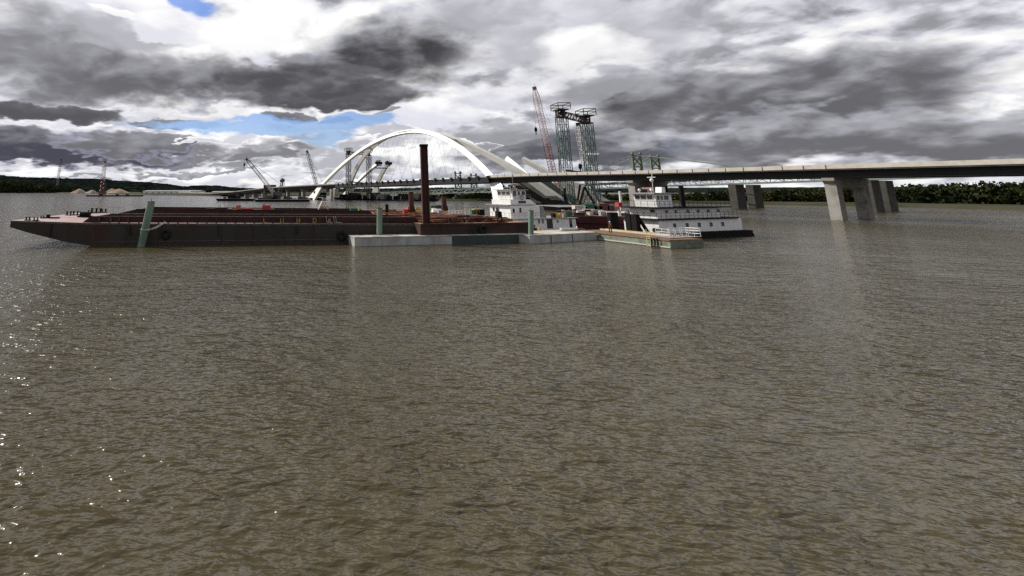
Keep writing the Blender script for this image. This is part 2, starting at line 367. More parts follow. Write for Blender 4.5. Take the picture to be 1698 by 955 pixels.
# ---------------------------------------------------------------- far shore, hills, woods
def ridge(name, prof, Y0, depth, m, rough, step, base=-1.0):
    prof = [at(a, b, Y0) for a, b in prof]; vs = []; fs = []; xs = []
    x = prof[0].x
    while x <= prof[-1].x: xs.append(x); x += step
    rows = 24
    for k in range(rows):
        fr = k/(rows-1)
        for x in xs:
            z = 0
            for a, b in zip(prof[:-1], prof[1:]):
                if a.x <= x <= b.x: z = a.z+(b.z-a.z)*(x-a.x)/(b.x-a.x); break
            else: z = prof[-1].z
            hgt = math.sin(min(fr/.75, 1)*math.pi/2)**.8 if fr < .75 else 1-.25*(fr-.75)/.25
            zz = z*hgt + (rnd.random()-.5)*rough*(.35+hgt*.65)*(1 if k < rows-7 else .55) if k else base
            vs.append((x+(rnd.random()-.5)*step*.6, Y0-depth*(1-fr)+(rnd.random()-.5)*depth*.08, zz))
    n = len(xs)
    for k in range(rows-1):
        for i in range(n-1): fs.append((k*n+i, k*n+i+1, (k+1)*n+i+1, (k+1)*n+i))
    mb = MB(); mb.add(vs, fs); return mb
hl = ridge('hills', [(-260,293),(-80,290),(0,290.5),(40,292.5),(75,295),(92,296.5),(120,297),(150,298),(180,298.5),(205,299),(235,302),(270,303.5),(300,306),(325,310.5),(345,309.5),(375,308.5),(400,311),(430,313),(520,313.5),(640,313),(700,312),(1000,313),(1400,311),(2100,309)], 2300, 700, 'hillforest', 7, 6.5)
tag(hl.build('hills', 'hillforest'), kind='structure')
land = MB()
lp = [W(-400,319.0),W(0,319.2),W(60,319.6),(W(140,320.5)),W(240,323.6),W(330,324.6),W(420,325.8),W(560,324),W(700,328),W(722,331.5),W(745,333.3),W(830,334),W(900,335),W(1000,336),W(1150,338),W(1400,342),W(1900,352)]
n = len(lp); vs = []
for q in lp: vs += [(q.x,q.y,-.5),(q.x+ .0,q.y+3,1.1),(q.x*1.03,q.y+30,1.7),(q.x*2.6, max(q.y*2.6,2600),2.4)]
land.add(vs, [(i*4+k,(i+1)*4+k,(i+1)*4+k+1,i*4+k+1) for i in range(n-1) for k in range(3)])
tag(land.build('river_bank', 'land'), kind='structure')

def wood(name, pts, m, dens, size, label, depth=25):
    """a far-off wood: leaf clumps scattered through lumpy crowns between bank and top line"""
    mb = MB()
    for (px0, top0, Y0), (px1, top1, Y1) in zip(pts[:-1], pts[1:]):
        nn = max(1, int(dens*(px1-px0)))
        for i in range(nn):
            tt = rnd.random(); px = px0+(px1-px0)*tt; Y = Y0+(Y1-Y0)*tt+rnd.random()*depth
            tp = top0+(top1-top0)*tt
            zt = at(px, tp, Y).z; zt *= .5+.62*rnd.random(); cx = at(px, 300, Y).x
            rr = size*(.45+1.3*rnd.random()**1.6)
            for k in range(64):
                a = rnd.random()*6.28; b = math.acos(1-1.75*rnd.random()); q = rr*(.75+.4*rnd.random())
                c = Vector((cx+q*math.sin(b)*math.cos(a), Y+q*math.sin(b)*math.sin(a), max(.6, zt-rr*.9+q*math.cos(b)*1.0-(k%3)*zt*.18)))
                s = rr*.23*(.6+.8*rnd.random()); u = Vector((rnd.random()-.5,rnd.random()-.5,rnd.random()-.5)).normalized(); v = u.orthogonal().normalized()
                w_ = u.cross(v)
                mb.add([c+v*s, c+w_*s*.8, c-v*s*.9, c-w_*s], [(0,1,2,3)])
    return tag(mb.build(name, m), kind='stuff')
wood('shoreline_wood', [(-260,300,1500),(-60,300,1500),(0,302,1480),(14,301,1480),(24,307,1480),(34,303.5,1480),(50,305,1480),(64,309,1480),(78,305,1480),(90,310,1480),(130,313,1480)], 'forest', 2.2, 7, None)
wood('far_wood', [(240,313,1150),(300,316,1150),(330,317,1150),(345,315,1150),(380,318,1150),(420,317,1150)], 'hillforest', 1.6, 5, None)
wood('island_wood', [(x, t_, W(x, b_).y+8) for x, t_, b_ in ((700,326,328),(722,323,331),(745,319,332.8),(760,323,333),(775,320,333),(800,319,333.5),(830,321,334),(870,323,334.5),(900,325,335),(960,322,335.5),(1005,324,336),(1045,322,336.5),(1120,321,337),(1250,317,339),(1500,310,343),(1800,302,350))], 'forest', 1.6, 2.6, None, 22)

# sheds and piles on the far shore
def shed(px0, px1, top, Y, d, m, rm, label, cat='building', name='warehouse', h2=1.5):
    a, b = at(px0, 300, Y), at(px1, 300, Y); z = at(px0, top, Y).z
    o = thing(name, (a.x, Y, 1), label, cat)
    MB().box(a.x, b.x, Y, Y+d, .8, z-h2).build('wall', m, o)
    mb = MB(); mb.extr([(a.x-1, Y-1, z-h2), (a.x-1, Y+d+1, z-h2), (a.x-1, Y+d/2, z)], (b.x-a.x+2, 0, 0)); mb.build('roof', rm, o)
    k = 0; x = a.x+6
    while x < b.x-6 and k < 12:
        MB().box(x, x+4, Y-.3, Y-.02, 1.2, min(5, z*.5)).build('door', 'grey', o); x += (b.x-a.x)/9; k += 1
    return o
shed(238, 330, 315.5, 1090, 60, 'white', 'roofgrey', 'long low white warehouse on the far left shore below the wooded hills')
shed(352, 400, 317, 1080, 40, 'tan', 'roofgrey', 'shorter pale shed beyond the approach piers on the far shore')
shed(1000, 1030, 331, 375, 10, 'tan', 'roofgrey', 'small pale shed on the right bank behind the green lattice towers', h2=.8)
MB_ = MB()
def heap(px0, px1, top, Y, m, label):
    a, b = at(px0, 300, Y), at(px1, 300, Y); z = at(px0, top, Y).z; cx = (a.x+b.x)/2; r = (b.x-a.x)/2; mb = MB(); n = 28; vs = [(cx, Y, z)]
    for ring, (rr, zz) in enumerate(((.18,.93),(.5,.6),(.8,.25),(1,.0))):
        for i in range(n):
            q = 2*math.pi*i/n; k = 1+.08*math.sin(5*q+ring)+.05*rnd.random()
            vs.append((cx+r*rr*k*math.cos(q), Y+r*.7*rr*k*math.sin(q), max(.2, 1+(z-1)*zz)))
    fs = [(0, 1+i, 1+(i+1)%n) for i in range(n)]+[(1+k*n+i, 1+(k+1)*n+i, 1+(k+1)*n+(i+1)%n, 1+k*n+(i+1)%n) for k in range(3) for i in range(n)]
    mb.add(vs, fs); solo(mb, 'sand_heap', m, (cx, Y, 0), label, 'sand heap', 'sand heaps on the far left shore', True)
heap(120, 146, 313, 1250, 'sand', 'small pale sand heap left of the red crane on the far shore')
heap(144, 164, 315, 1230, 'concrete', 'low grey gravel heap close behind the red crane')
heap(174, 200, 312.5, 1150, 'sand', 'pinkish brown sand heap just right of the red crane')
heap(180, 217, 313, 1120, 'sand', 'largest striped sand heap right of the red crane, rightmost on the shore')

# ---------------------------------------------------------------- barges and cranes far away
def far_barge(px0, px1, py, hgt, m, label, deep=14, group=None, name='work_barge', clutter=6):
    a, b = W(px0, py), W(px1, py)
    d = (b-a).normalized(); nrm = Vector((-d.y, d.x, 0)); o = thing(name, a, label, 'barge', group)
    mb = MB(); r = hgt*1.2
    pts = [a+Vector((0,0,hgt)), a+d*r+Vector((0,0,-.6)), b-d*r+Vector((0,0,-.6)), b+Vector((0,0,hgt))]
    mb.extr(pts, nrm*deep); mb.build('hull', m, o)
    mb = MB(); mb.extr([a+Vector((0,0,hgt+.02)), b+Vector((0,0,hgt+.02)), b+Vector((0,0,hgt+.14)), a+Vector((0,0,hgt+.14))], nrm*deep); mb.build('deck', 'grey', o)
    for i in range(clutter):
        q = a.lerp(b, (i+.5+rnd.random()*.5)/(clutter+.6))+nrm*deep*.4; s = hgt*(.5+rnd.random())
        MB().box(q.x-s, q.x+s, q.y-s, q.y+s, hgt+.14, hgt+.14+s*(.6+rnd.random())).build('deck_house', rnd.choice(['grey','concreted','black','towerbrown']), o)
    return o
def crane(base, tip, label, cols, w=2.0, mast=None, hook=None, cab=3.0, name='crawler_crane', n=14, r=.16, line2=None):
    base, tip = Vector(base), Vector(tip); hd = V2(tip-base).normalized() if V2(tip-base).length > .5 else Vector((-1,0,0)); sd_ = Vector((-hd.y, hd.x, 0))
    o = thing(name, base, label, 'crane', 'cranes working on the river'); c = cab
    label = label
    for k in (-1, 1):
        mb = MB(); q = base+sd_*k*c*.75; mb.beam(q-hd*c*1.2+Vector((0,0,c*.2)), q+hd*c*1.2+Vector((0,0,c*.2)), c*.4, c*.4); mb.build('track', 'black', o)
    mb = MB(); q = base+Vector((0,0,c*.45)); mb.beam(q-hd*c*1.4+Vector((0,0,c*.45)), q+hd*c*.8+Vector((0,0,c*.45)), c*1.4, c*.8)
    mb.beam(q+hd*c*.8+sd_*c*.4+Vector((0,0,c*.5)), q+hd*c*1.3+sd_*c*.4+Vector((0,0,c*.5)), c*.5, c*.9); mb.build('cab', cols[1], o)
    foot = base+hd*c*.6+Vector((0,0,c*.6)); d = (tip-foot); L = d.length
    m1 = foot+d*.06; m2 = foot+d*.92; sd2 = d.cross(Vector((0,0,1))).normalized() if abs(d.normalized().z) < .995 else sd_
    k = int(n*.55); mid = foot+d*.5
    a = MB(); a.lattice(foot, m1, w*.45, w, 2, r, side=sd2); a.lattice(m1, mid, w, w, k, r, side=sd2); a.build('boom', cols[0], o)
    a = MB(); a.lattice(mid, m2, w, w*.95, k, r*.9, side=sd2); a.lattice(m2, tip, w*.95, w*.4, 2, r*.9, side=sd2); a.build('boom_top', cols[2], o)
    a = MB(); a.beam(tip-d.normalized()*w*.55, tip+d.normalized()*w*.2, w*.6, w*.6); a.tube(tip, tip+Vector((0,0,w*.9))-hd*w*.2, r*.6, 4); a.build('boom_head', cols[3], o)
    rear = base-hd*c*1.3+Vector((0,0,c*1.2))
    mt = Vector(mast) if mast else foot-hd*L*.12+Vector((0,0,L*.22))
    a = MB(); a.lattice(foot-hd*c*.5, mt, w*.4, w*.2, max(5, n//3), r*.6, side=sd_); a.build('mast', cols[1], o)
    a = MB()
    for k in (-.3, .3): a.tube(mt+sd_*k*w, tip+sd_*k*w, r*.35, 3, cap=False); a.tube(mt+sd_*k*w, rear+sd_*k*w*2, r*.4, 3, cap=False)
    a.build('pendant_line', 'cable', o)
    if hook:
        hk = tip+hd*w*.6-Vector((0,0,hook))
        a = MB(); a.tube(tip+hd*w*.6, hk, r*.45, 3); a.build('hoist_line', 'cable', o)
        a = MB(); a.ball(hk, w*.33, 8, 5, (1,1,1.7)); a.beam(hk-Vector((0,0,w*.5)), hk-Vector((0,0,w*1.1)), w*.15, w*.15, (0,1,0)); a.build('hook_block', 'black', o)
    return o
far_barge(60, 101, 319.6, 3.2, 'black', 'low dark work barge under the leftmost thin crane', 20, clutter=5)
q = W(88, 319.3); crane(q+Vector((0,12,3.4)), at(101.5, 264.5, q.y+12), 'leftmost thin grey lattice crane rising above the wooded hill', ('cable','black','boomblue','black'), 5, cab=5, n=12, r=.42)
far_barge(142, 232, 325.6, 1.6, 'black', 'long flat barge carrying the red crane off the far left shore', 14, clutter=3)
q = W(166, 325); crane(q+Vector((0,6,1.9)), at(174.5, 268.5, q.y+6), 'red based crane with pale boom on the flat barge, second crane from left', ('boomred','boomred','boomwhite','black'), 3.4, cab=3.4, n=14, r=.28)
far_barge(357, 420, 333.3, 1.7, 'black', 'low dark barge leading toward the bridge, leftmost of the line under it', 12, clutter=4)
far_barge(421, 514, 334.6, 1.5, 'black', 'dark cluttered barge moored left of the near arch foot', 14, clutter=10)

# ---------------------------------------------------------------- arch bridge
bx, by, ph, BD, BZ, BL, BC, BQ, BLR, BQR = -13.9345, 432.9112, -1.1006, 34.7437, 46.1424, 120.708, 98.5388, 2.1452, 111.5115, 1.8568
bd = Vector((math.cos(ph), math.sin(ph), 0)); bn = Vector((-bd.y, bd.x, 0)); bo = Vector((bx, by, 0)); UP = Vector((0,0,1))
def rib(t, side, off=0, sh=(0,0), lean=True):
    s = BC+(BL if t < 0 else BLR)*t; z = BZ*(1-abs(t)**(BQ if t < 0 else BQR)); o = BD/2*z/BZ if side == 0 else BD-BD/2*z/BZ
    s += sh[0] if t < 0 else sh[1]
    return bo+bd*s+bn*(o+off)+UP*z
def bridge_on(px, py, off):
    return on(px, py, bo+bn*off, bd)
def ribmesh(t0, t1, side, n, off=0, sh=(0,0), cap=True):
    mb = MB(); sec = []; lean = Vector(bn*(BD/2/BZ)*(1 if side == 0 else -1)+UP).normalized()
    for k in range(n+1):
        t = t0+(t1-t0)*k/n; p = rib(t, side, off, sh); e = .004
        tg = (rib(t+e, side, off, sh)-rib(t-e, side, off, sh)).normalized() if abs(t) > .01 else bd
        nn = lean.cross(bd).normalized(); dp = nn.cross(tg).normalized()
        if dp.z < 0: dp = -dp
        z = p.z; dep = 2.3+1.5*(1-z/BZ); wd = 1.9; grow = max(0, 14-z)*.78*(1 if (side == 0 or t < 0) and not (off and t > 0) else .1)
        inner = -dp*dep/2-(dp*grow if z < 14 else dp*0)
        sec.append([p+nn*wd/2+dp*dep/2, p-nn*wd/2+dp*dep/2, p-nn*wd/2+inner, p+nn*wd/2+inner])
    vs = [v for s4 in sec for v in s4]; fs = [(k*4+i, k*4+(i+1)%4, (k+1)*4+(i+1)%4, (k+1)*4+i) for k in range(n) for i in range(4)]
    fs += [(0,1,2,3), (n*4+3,n*4+2,n*4+1,n*4)]
    mb.add(vs, fs); return mb, sec
br = thing('arch_bridge', rib(-1, 0), 'new bridge with finished white twin rib arch and dark deck across the river', 'bridge')
for sd_ in (0, 1):
    mb, _ = ribmesh(-1, 1, sd_, 72); mb.build('arch_rib', 'archwhite', br)
for t in (-.935,):
    p = rib(t, 0)-bn*1.35; mb = MB(); mb.beam(p-bd*.9, p+bd*.9, .3, 2.2); mb.build('access_hatch', 'black', br)
for s_, z_ in ((202.5,11.5),(206.3,10.0),(203.5,8.6)):
    p = bo+bd*(s_-2)+bn*(BD/2*z_/BZ-1.02)+UP*z_; MB().beam(p-bd*1.0, p+bd*1.0, .25, .9).build('access_hatch', 'black', br)
for t in (-.42, -.2, 0, .2, .42):
    a, b = rib(t, 0), rib(t, 1); MB().beam(a, b, 1.6, 1.5).build('cross_brace', 'archwhite', br)
# deck
prof = [(350,321),(380,319),(400,317),(440,312.3),(480,309.7),(520,307.5),(560,306),(600,304.3),(660,300.9),(700,299.2),(760,296.9),(800,294.8),(840,293.2),(900,291),(1000,289.2),(1060,288),(1120,286.5)]
DK = [bridge_on(a, b, 1.5) for a, b in prof]; DS = [(t, p.z) for t, p in DK]
DS = [(DS[0][0]-260, 2.2)]+DS+[(DS[-1][0]+90, DS[-1][1]-.2),(DS[-1][0]+190, DS[-1][1]-.6)]
def deckz(s):
    for (a, za), (b, zb) in zip(DS[:-1], DS[1:]):
        if a <= s <= b: return za+(zb-za)*(s-a)/(b-a)
    return DS[-1][1]
def strip(o0, o1, dz0, dz1, s0, s1, step=6):
    mb = MB(); n = max(1, int((s1-s0)/step)); vs = []
    for k in range(n+1):
        s = s0+(s1-s0)*k/n; b = bo+bd*s; z = sum(deckz(s+q) for q in (-8,-4,0,4,8))/5
        vs += [b+bn*o0+UP*(z+dz0), b+bn*o1+UP*(z+dz0), b+bn*o1+UP*(z+dz1), b+bn*o0+UP*(z+dz1)]
    fs = [(k*4+i, (k+1)*4+i, (k+1)*4+(i+1)%4, k*4+(i+1)%4) for k in range(n) for i in range(4)]+[(0,1,2,3),(n*4+3,n*4+2,n*4+1,n*4)]
    mb.add(vs, fs); return mb
S0, S1 = DS[0][0], DS[-1][0]; sA, sB = 24, 200
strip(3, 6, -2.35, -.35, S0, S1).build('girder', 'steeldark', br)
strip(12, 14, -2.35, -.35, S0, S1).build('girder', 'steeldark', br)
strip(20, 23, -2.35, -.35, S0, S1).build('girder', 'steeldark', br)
strip(1.6, 24.5, -.34, 0, S0, S1).build('deck_slab', 'concrete', br)
strip(1.3, 1.9, .01, 1.15, sB-8, S1).build('barrier', 'barrier', br)
strip(1.3, 1.9, .01, .85, S0, sA).build('barrier', 'concrete', br)
strip(23.9, 24.5, .01, 1.0, S0, S1).build('barrier', 'barrier', br)
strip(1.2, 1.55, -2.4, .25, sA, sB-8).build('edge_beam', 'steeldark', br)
for i in range(24):
    s = sA+6+i*(sB-sA-14)/23; b = bo+bd*s+bn*.9; z = deckz(s); mb = MB(); mb.beam(b-bd*.8+UP*(z+.55), b+bd*.8+UP*(z+.55), .6, .8); mb.beam(b+bn*.1+UP*(z-1.2), b+bn*.1+UP*(z+.3), .3, .35, bd); mb.build('deck_bracket', 'black', br)
# concrete joints on barrier as posts
for i in range(26):
    s = sB-2+i*5.0; b = bo+bd*s+bn*1.22; z = deckz(s); MB().box(-.05,.05,-.05,.05,0,1.1,Matrix.Translation(b+UP*(z+.02))@Matrix.Rotation(ph,4,'Z')).build('barrier_joint', 'grey', br)
for i in range(30):
    for sd_ in (0, 1):
        t = -.80+1.55*i/29; a = rib(t, sd_); tt = t+(.035 if (i+sd_) % 2 else -.035); q = rib(tt, sd_); s = (q-bo).dot(bd); o = 1.5 if sd_ == 0 else 24
        if deckz(s) < a.z-3: MB().tube(a-UP*1.0, bo+bd*s+bn*o+UP*deckz(s), .045, 4).build('hanger', 'cable', br)
# piers of the approach
def bpier(s, w=2.0, col='concrete', head=True, span=(4, 22)):
    z = deckz(s)-2.4; b = bo+bd*s
    for o in ((span[0]+2.5), (span[1]-2.5)):
        c = b+bn*o; mb = MB(); mb.box(-w/2, w/2, -w*.6, w*.6, -1, z-1.6, Matrix.Translation(c)@Matrix.Rotation(ph,4,'Z'))
        mb.build('pier_column', col, br)
    mb = MB(); a = b+bn*span[0]; e = b+bn*span[1]; hh = min(2.6, z*.4)
    mb.extr([a+UP*z, a+UP*(z-.8), a+bn*2.5+UP*(z-hh), e-bn*2.5+UP*(z-hh), e+UP*(z-.8), e+UP*z], bd*w*1.05); mb.v = [v-bd*w*.52 for v in mb.v]
    mb.build('pier_cap', col, br)
for px in (370, 381, 394, 407.5, 421, 436, 454.5, 477, 502.5):
    t, p = bridge_on(px, 322, 6); bpier(t, 2.6)
for px in (1050,):
    t, p = bridge_on(px, 322, 4); bpier(t, 2.6, span=(2.5, 24))
for k in (1, 2): bpier(t+k*58, 2.6, span=(2.5, 24))
# wall of temporary works and piers seen between the left feet
for px in (537, 551, 557):
    t, p = bridge_on(px, 322, 44); b = bo+bd*t+bn*44; MB().box(-1.6,1.6,-2,2,-1,9,Matrix.Translation(b)@Matrix.Rotation(ph,4,'Z')).build('pier_column', 'concrete', br)
# pier foundations
for s, o in ((BC-BL+1, 3), (BC-BL+1, BD-3), (BC+BLR, 1), (BC+BLR, BD)):
    b = bo+bd*s+bn*o; MB().box(-7,7,-5,5,-1,1.6,Matrix.Translation(b)@Matrix.Rotation(ph,4,'Z')).build('foundation', 'concreted', br)
# inclined concrete leg carrying the far rib
def cleg(o0, o1, s_top, z_top, s_bot, thick, par, m, dz=0):
    a = bo+bn*o0
    pts = [a+bd*s_top+UP*z_top, a+bd*(s_top-thick*1.25)+UP*z_top, a+bd*(s_bot-thick)+UP*-1, a+bd*s_bot+UP*-1]
    mb = MB(); mb.extr(pts, bn*(o1-o0)); return mb.build('concrete_leg', m, par)
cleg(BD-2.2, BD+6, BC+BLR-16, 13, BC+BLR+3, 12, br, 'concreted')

# second, unfinished bridge
OFF, SHL, SHR = 40.5, -20, -14
ub = thing('unfinished_bridge', rib(-1, 0, OFF, (SHL, SHR)), 'unfinished second bridge with four white arch stubs sticking up behind the deck', 'bridge')
for sd_ in (0, 1):
    of = OFF-(2 if sd_ else 0)
    mb, sl_ = ribmesh(-1, -.605, sd_, 18, of, (SHL, SHR)); mb.build('arch_stub', 'archwhite', ub)
    mb, sr_ = ribmesh(.635, 1, sd_, 18, of, (SHL, SHR)); mb.build('arch_stub', 'archwhite', ub)
    c = sum(sl_[-1], Vector())/4; pf = MB()
    for k in range(14):
        v = Vector((rnd.random()-.5, rnd.random()-.5, rnd.random()-.5))*5.0; u_ = Vector((rnd.random()-.5, rnd.random()-.5, rnd.random()-.5))*5.0; pf.beam(c+v, c+u_, .45, .45)
    pf.beam(c-bn*3, c+bn*3, 2.2, 2.2); pf.build('stub_platform', 'black', ub)
    c = sum(sr_[0], Vector())/4
    pf = MB(); pf.beam(c-bd*.3, c+bd*.05, 1.5, 2.0); pf.build('end_plate', 'grey', ub)
a, b = rib(-.64, 0, OFF, (SHL, SHR)), rib(-.64, 1, OFF-2, (SHL, SHR)); MB().beam(a-UP*2, b-UP*2, .8, .8).build('cross_strut', 'black', ub)
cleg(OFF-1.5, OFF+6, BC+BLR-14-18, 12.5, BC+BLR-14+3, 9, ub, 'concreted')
cleg(OFF+BD-8, OFF+BD+2, BC+BLR-14-14, 12.0, BC+BLR-14+12, 12, ub, 'concrete')
for s, o in ((BC-BL+SHL+1, OFF+2), (BC-BL+SHL+1, OFF+BD-2), (BC+BLR+SHR, OFF), (BC+BLR+SHR, OFF+BD)):
    b = bo+bd*s+bn*o; MB().box(-8,8,-6,6,-1,2.2,Matrix.Translation(b)@Matrix.Rotation(ph,4,'Z')).build('foundation', 'concreted', ub)
# left approach of the second bridge: piers with caps, no deck yet
for px in (530, 545, 560, 575):
    t, p = bridge_on(px, 322, OFF+4)
tr_ = thing('work_trestle', at(640, 330, 445), 'long dark work trestle with sheeting standing in the river below the unfinished arch stubs', 'trestle'); tr_.location.z = 0
ta_, tb_ = at(562, 322, 455), at(716, 322, 385); td_ = V2(tb_-ta_).normalized(); tn_ = Vector((-td_.y, td_.x, 0)); tl_ = V2(tb_-ta_).length; ta_.z = 0
for k in range(9):
    a_ = ta_+td_*(tl_*k/9+.4); b_ = ta_+td_*(tl_*(k+1)/9-.4); zt_ = (4.4, 5.6, 4.0, 6.0, 4.8, 3.6, 5.2, 5.6, 4.4)[k]
    mb = MB(); mb.extr([a_+UP*1.0, b_+UP*1.0, b_+UP*zt_, a_+UP*zt_], tn_*5); mb.build('sheeting', ('steeldark','concreted','black')[k % 3], tr_)
mb = MB(); mb.extr([ta_+UP*-.5-tn_*2, ta_+td_*tl_+UP*-.5-tn_*2, ta_+td_*tl_+UP*.97-tn_*2, ta_+UP*.97-tn_*2], tn_*9); mb.build('deck', 'black', tr_)
for k in range(12):
    a_ = ta_+td_*(tl_*(k+.5)/12)-tn_*.6; mb = MB(); mb.tube(a_+UP*.98, a_+UP*(3+3.2*((k*7)%5)/5), .45, 6); mb.build('post', ('grey','concrete','towerbrown','white')[k % 4], tr_)
# ---- lifting frames
def lift_frame(pa, pb, Y1, Y2, label, leg_px, w, r, cols=('towergreen','towerbrown')):
    """pa/pb: (px_bottom, px_top, py_top); two doubled lattice legs joined by a truss, a caged platform on each"""
    A = at(leg_px[0], 320, Y1); A.z = 0; B = at(leg_px[1], 320, Y2); B.z = 0
    zA = at(pa[0], pa[1], Y1).z; zB = at(pb[0], pb[1], Y2).z
    o = thing('lifting_frame', A, label, 'lifting frame', 'lifting frames for the arches'); ax = (B-A).normalized(); pr = Vector((-ax.y, ax.x, 0))
    for P, z in ((A, zA), (B, zB)):
        for k in (-1, 1):
            q = P+ax*k*w*.68; mb = MB(); mb.lattice(q+UP*1, q+UP*z, w*.95, w*.95, int(z/w/1.5), r, r*.6, side=ax); mb.build('lattice_leg', cols[0], o)
    T = w*.75
    mb = MB(); mb.lattice(A+UP*(zA+T), B+UP*(zB+T), T*1.5, T*1.5, 9, r*1.3, r*.9, side=UP); mb.build('top_truss', cols[1], o)
    for P, z in ((A, zA), (B, zB)):
        mb = MB(); q = P+UP*(z+2.2*T); mb.lattice(P+UP*z-ax*w*.2, q-ax*w*.2, w*1.3, w*1.3, 2, r*2, r*1.6, side=ax); mb.beam(P-ax*w*1.25+UP*(z+.3), P+ax*w*1.25+UP*(z+.3), w*.9, .6); mb.beam(q-ax*w*1.2, q+ax*w*1.2, w*3.0, .45); mb.build('jack_housing', cols[1], o)
        mb = MB(); L_, W_ = w*1.3, w*1.9
        cs = [q+ax*i*L_+pr*j*W_ for i, j in ((-1,-1),(1,-1),(1,1),(-1,1))]
        for i in range(4):
            mb.tube(cs[i], cs[i]+UP*w*1.3, r*1.1, 4); mb.tube(cs[i]+UP*w*1.3, cs[(i+1)%4]+UP*w*1.3, r*1.1, 4); mb.tube(cs[i]+UP*w*.65, cs[(i+1)%4]+UP*w*.65, r*.8, 4)
        mb.build('guard_cage', cols[1], o)
    zm = zA*.40; mb = MB(); mb.beam(A+UP*zm, B+UP*(zm-1.5), .9, .9); mb.build('tie_beam', cols[1], o)
    mb = MB(); mb.beam(A+ax*(B-A).length*.6+UP*zm*.45, B+UP*zm*.9, .6, .6); mb.build('brace', cols[1], o)
    for P in (A, B):
        mb = MB(); mb.prism([(P.x-4,P.y-4),(P.x+4,P.y-4),(P.x+4,P.y+4),(P.x-4,P.y+4)], -1, 1.2); mb.build('base', 'black', o)
    return o
lift_frame((935,195), (975,205), 262, 262, 'tall green lattice lifting frame with dark caged top behind the right end', (942, 984), 2.35, .20)
lift_frame((577,256), (611,258), 432, 438, 'smaller dark lattice lifting frame seen between the left ends of the arch', (578, 612), 1.7, .20, ('towerbrown','towerbrown'))

# ---- old suspension bridge
OB = 84; ob = thing('suspension_bridge', W(759, 334), 'old green suspension bridge behind, with paired X-braced towers and truss deck', 'bridge')
def ozr(s): return 7.0+(12.7-7.0)*(s-13.5)/218
def otower(px, pytop, off, pyr=322):
    t, p = bridge_on(px, pytop, off); b = bo+bd*t+bn*off; z = p.z; r_ = .75; wd = 4.2
    mb = MB()
    L_ = [b-bn*wd*.5+bd*0, b+bn*wd*.5]
    L_ = [b-Vector((1,0,0))*wd*.55, b+Vector((1,0,0))*wd*.55]
    for q in L_: mb.tube(q+UP*2.5, q.lerp(b, .12)+UP*z, r_, 4, r_*.8)
    n = max(3, int(z/6.0))
    for k in range(n):
        z0 = 2.5+(z-3)*k/n; z1 = 2.5+(z-3)*(k+1)/n
        mb.tube(L_[0]+UP*z0, L_[1]+UP*z1, .38, 4); mb.tube(L_[1]+UP*z0, L_[0]+UP*z1, .38, 4); mb.tube(L_[0]+UP*z1, L_[1]+UP*z1, .38, 4)
    for q in L_: mb.ball(q.lerp(b, .12)+UP*(z+.4), 1.0, 6, 4)
    mb.build('tower', 'oldgreen', ob)
    mb = MB(); mb.prism([(b.x-4.2,b.y-3),(b.x+4.2,b.y-3),(b.x+4.2,b.y+3),(b.x-4.2,b.y+3)], -1, 2.6); mb.build('tower_pier', 'concreted', ob)
    return t, z, b
ts = [(otower(759, 286.5, OB), otower(1055, 256.5, OB)), (otower(785, 290, OB+18), otower(1085, 260, OB+18))]
for k, (ta, tb) in enumerate(ts):
    off = OB+18*k; s0, s1 = ta[0], tb[0]
    for j in (-2.2, 2.2):
        pts = []
        for i in range(25):
            f_ = i/24; s = s0+(s1-s0)*f_; z = ta[1]+(tb[1]-ta[1])*f_-11.5*4*f_*(1-f_); z = max(z, ozr(s)+1.5); pts.append(bo+bd*s+bn*(off+j)+UP*z)
        mb = MB(); mb.path(pts, .16, 4); mb.build('main_cable', 'oldtruss', ob)
        for sgn, (s_, z_) in ((-1, (s0, ta[1])), (1, (s1, tb[1]))):
            a = bo+bd*s_+bn*(off+j)+UP*z_; b = bo+bd*(s_+sgn*70)+bn*(off+j)+UP*(ozr(s_)+2); mb = MB(); mb.tube(a, b, .16, 4); mb.build('side_cable', 'oldtruss', ob)
    mb = MB()
    sA_, sB_ = s0-120, s1+130; n = int((sB_-sA_)/5)
    for i in range(n):
        a = bo+bd*(sA_+i*5)+bn*(off-3.2); b = a+bd*5; z0, z1 = ozr(sA_+i*5), ozr(sA_+i*5+5)
        mb.tube(a+UP*z0, b+UP*z1, .28, 4); mb.tube(a+UP*(z0-2.6), b+UP*(z1-2.6), .28, 4)
        mb.tube(a+UP*(z0 if i % 2 else z0-2.6), b+UP*(z1-2.6 if i % 2 else z1), .18, 3); mb.tube(a+UP*z0, a+UP*(z0-2.6), .16, 3); mb.tube(a+UP*z0, a+UP*(z0+1.4), .12, 3)
        mb.beam(a+bn*3.2+UP*(z0-.3), b+bn*3.2+UP*(z1-.3), 6.4, .35)
    mb.build('truss_deck', 'oldtruss', ob)
    for s in (s0-40, s0-80, s1+45, s1+90):
        b = bo+bd*s+bn*off; MB().box(-1.5,1.5,-3.5,3.5,-1,ozr(s)-3,Matrix.Translation(b)@Matrix.Rotation(ph,4,'Z')).build('pier', 'concreted', ob)

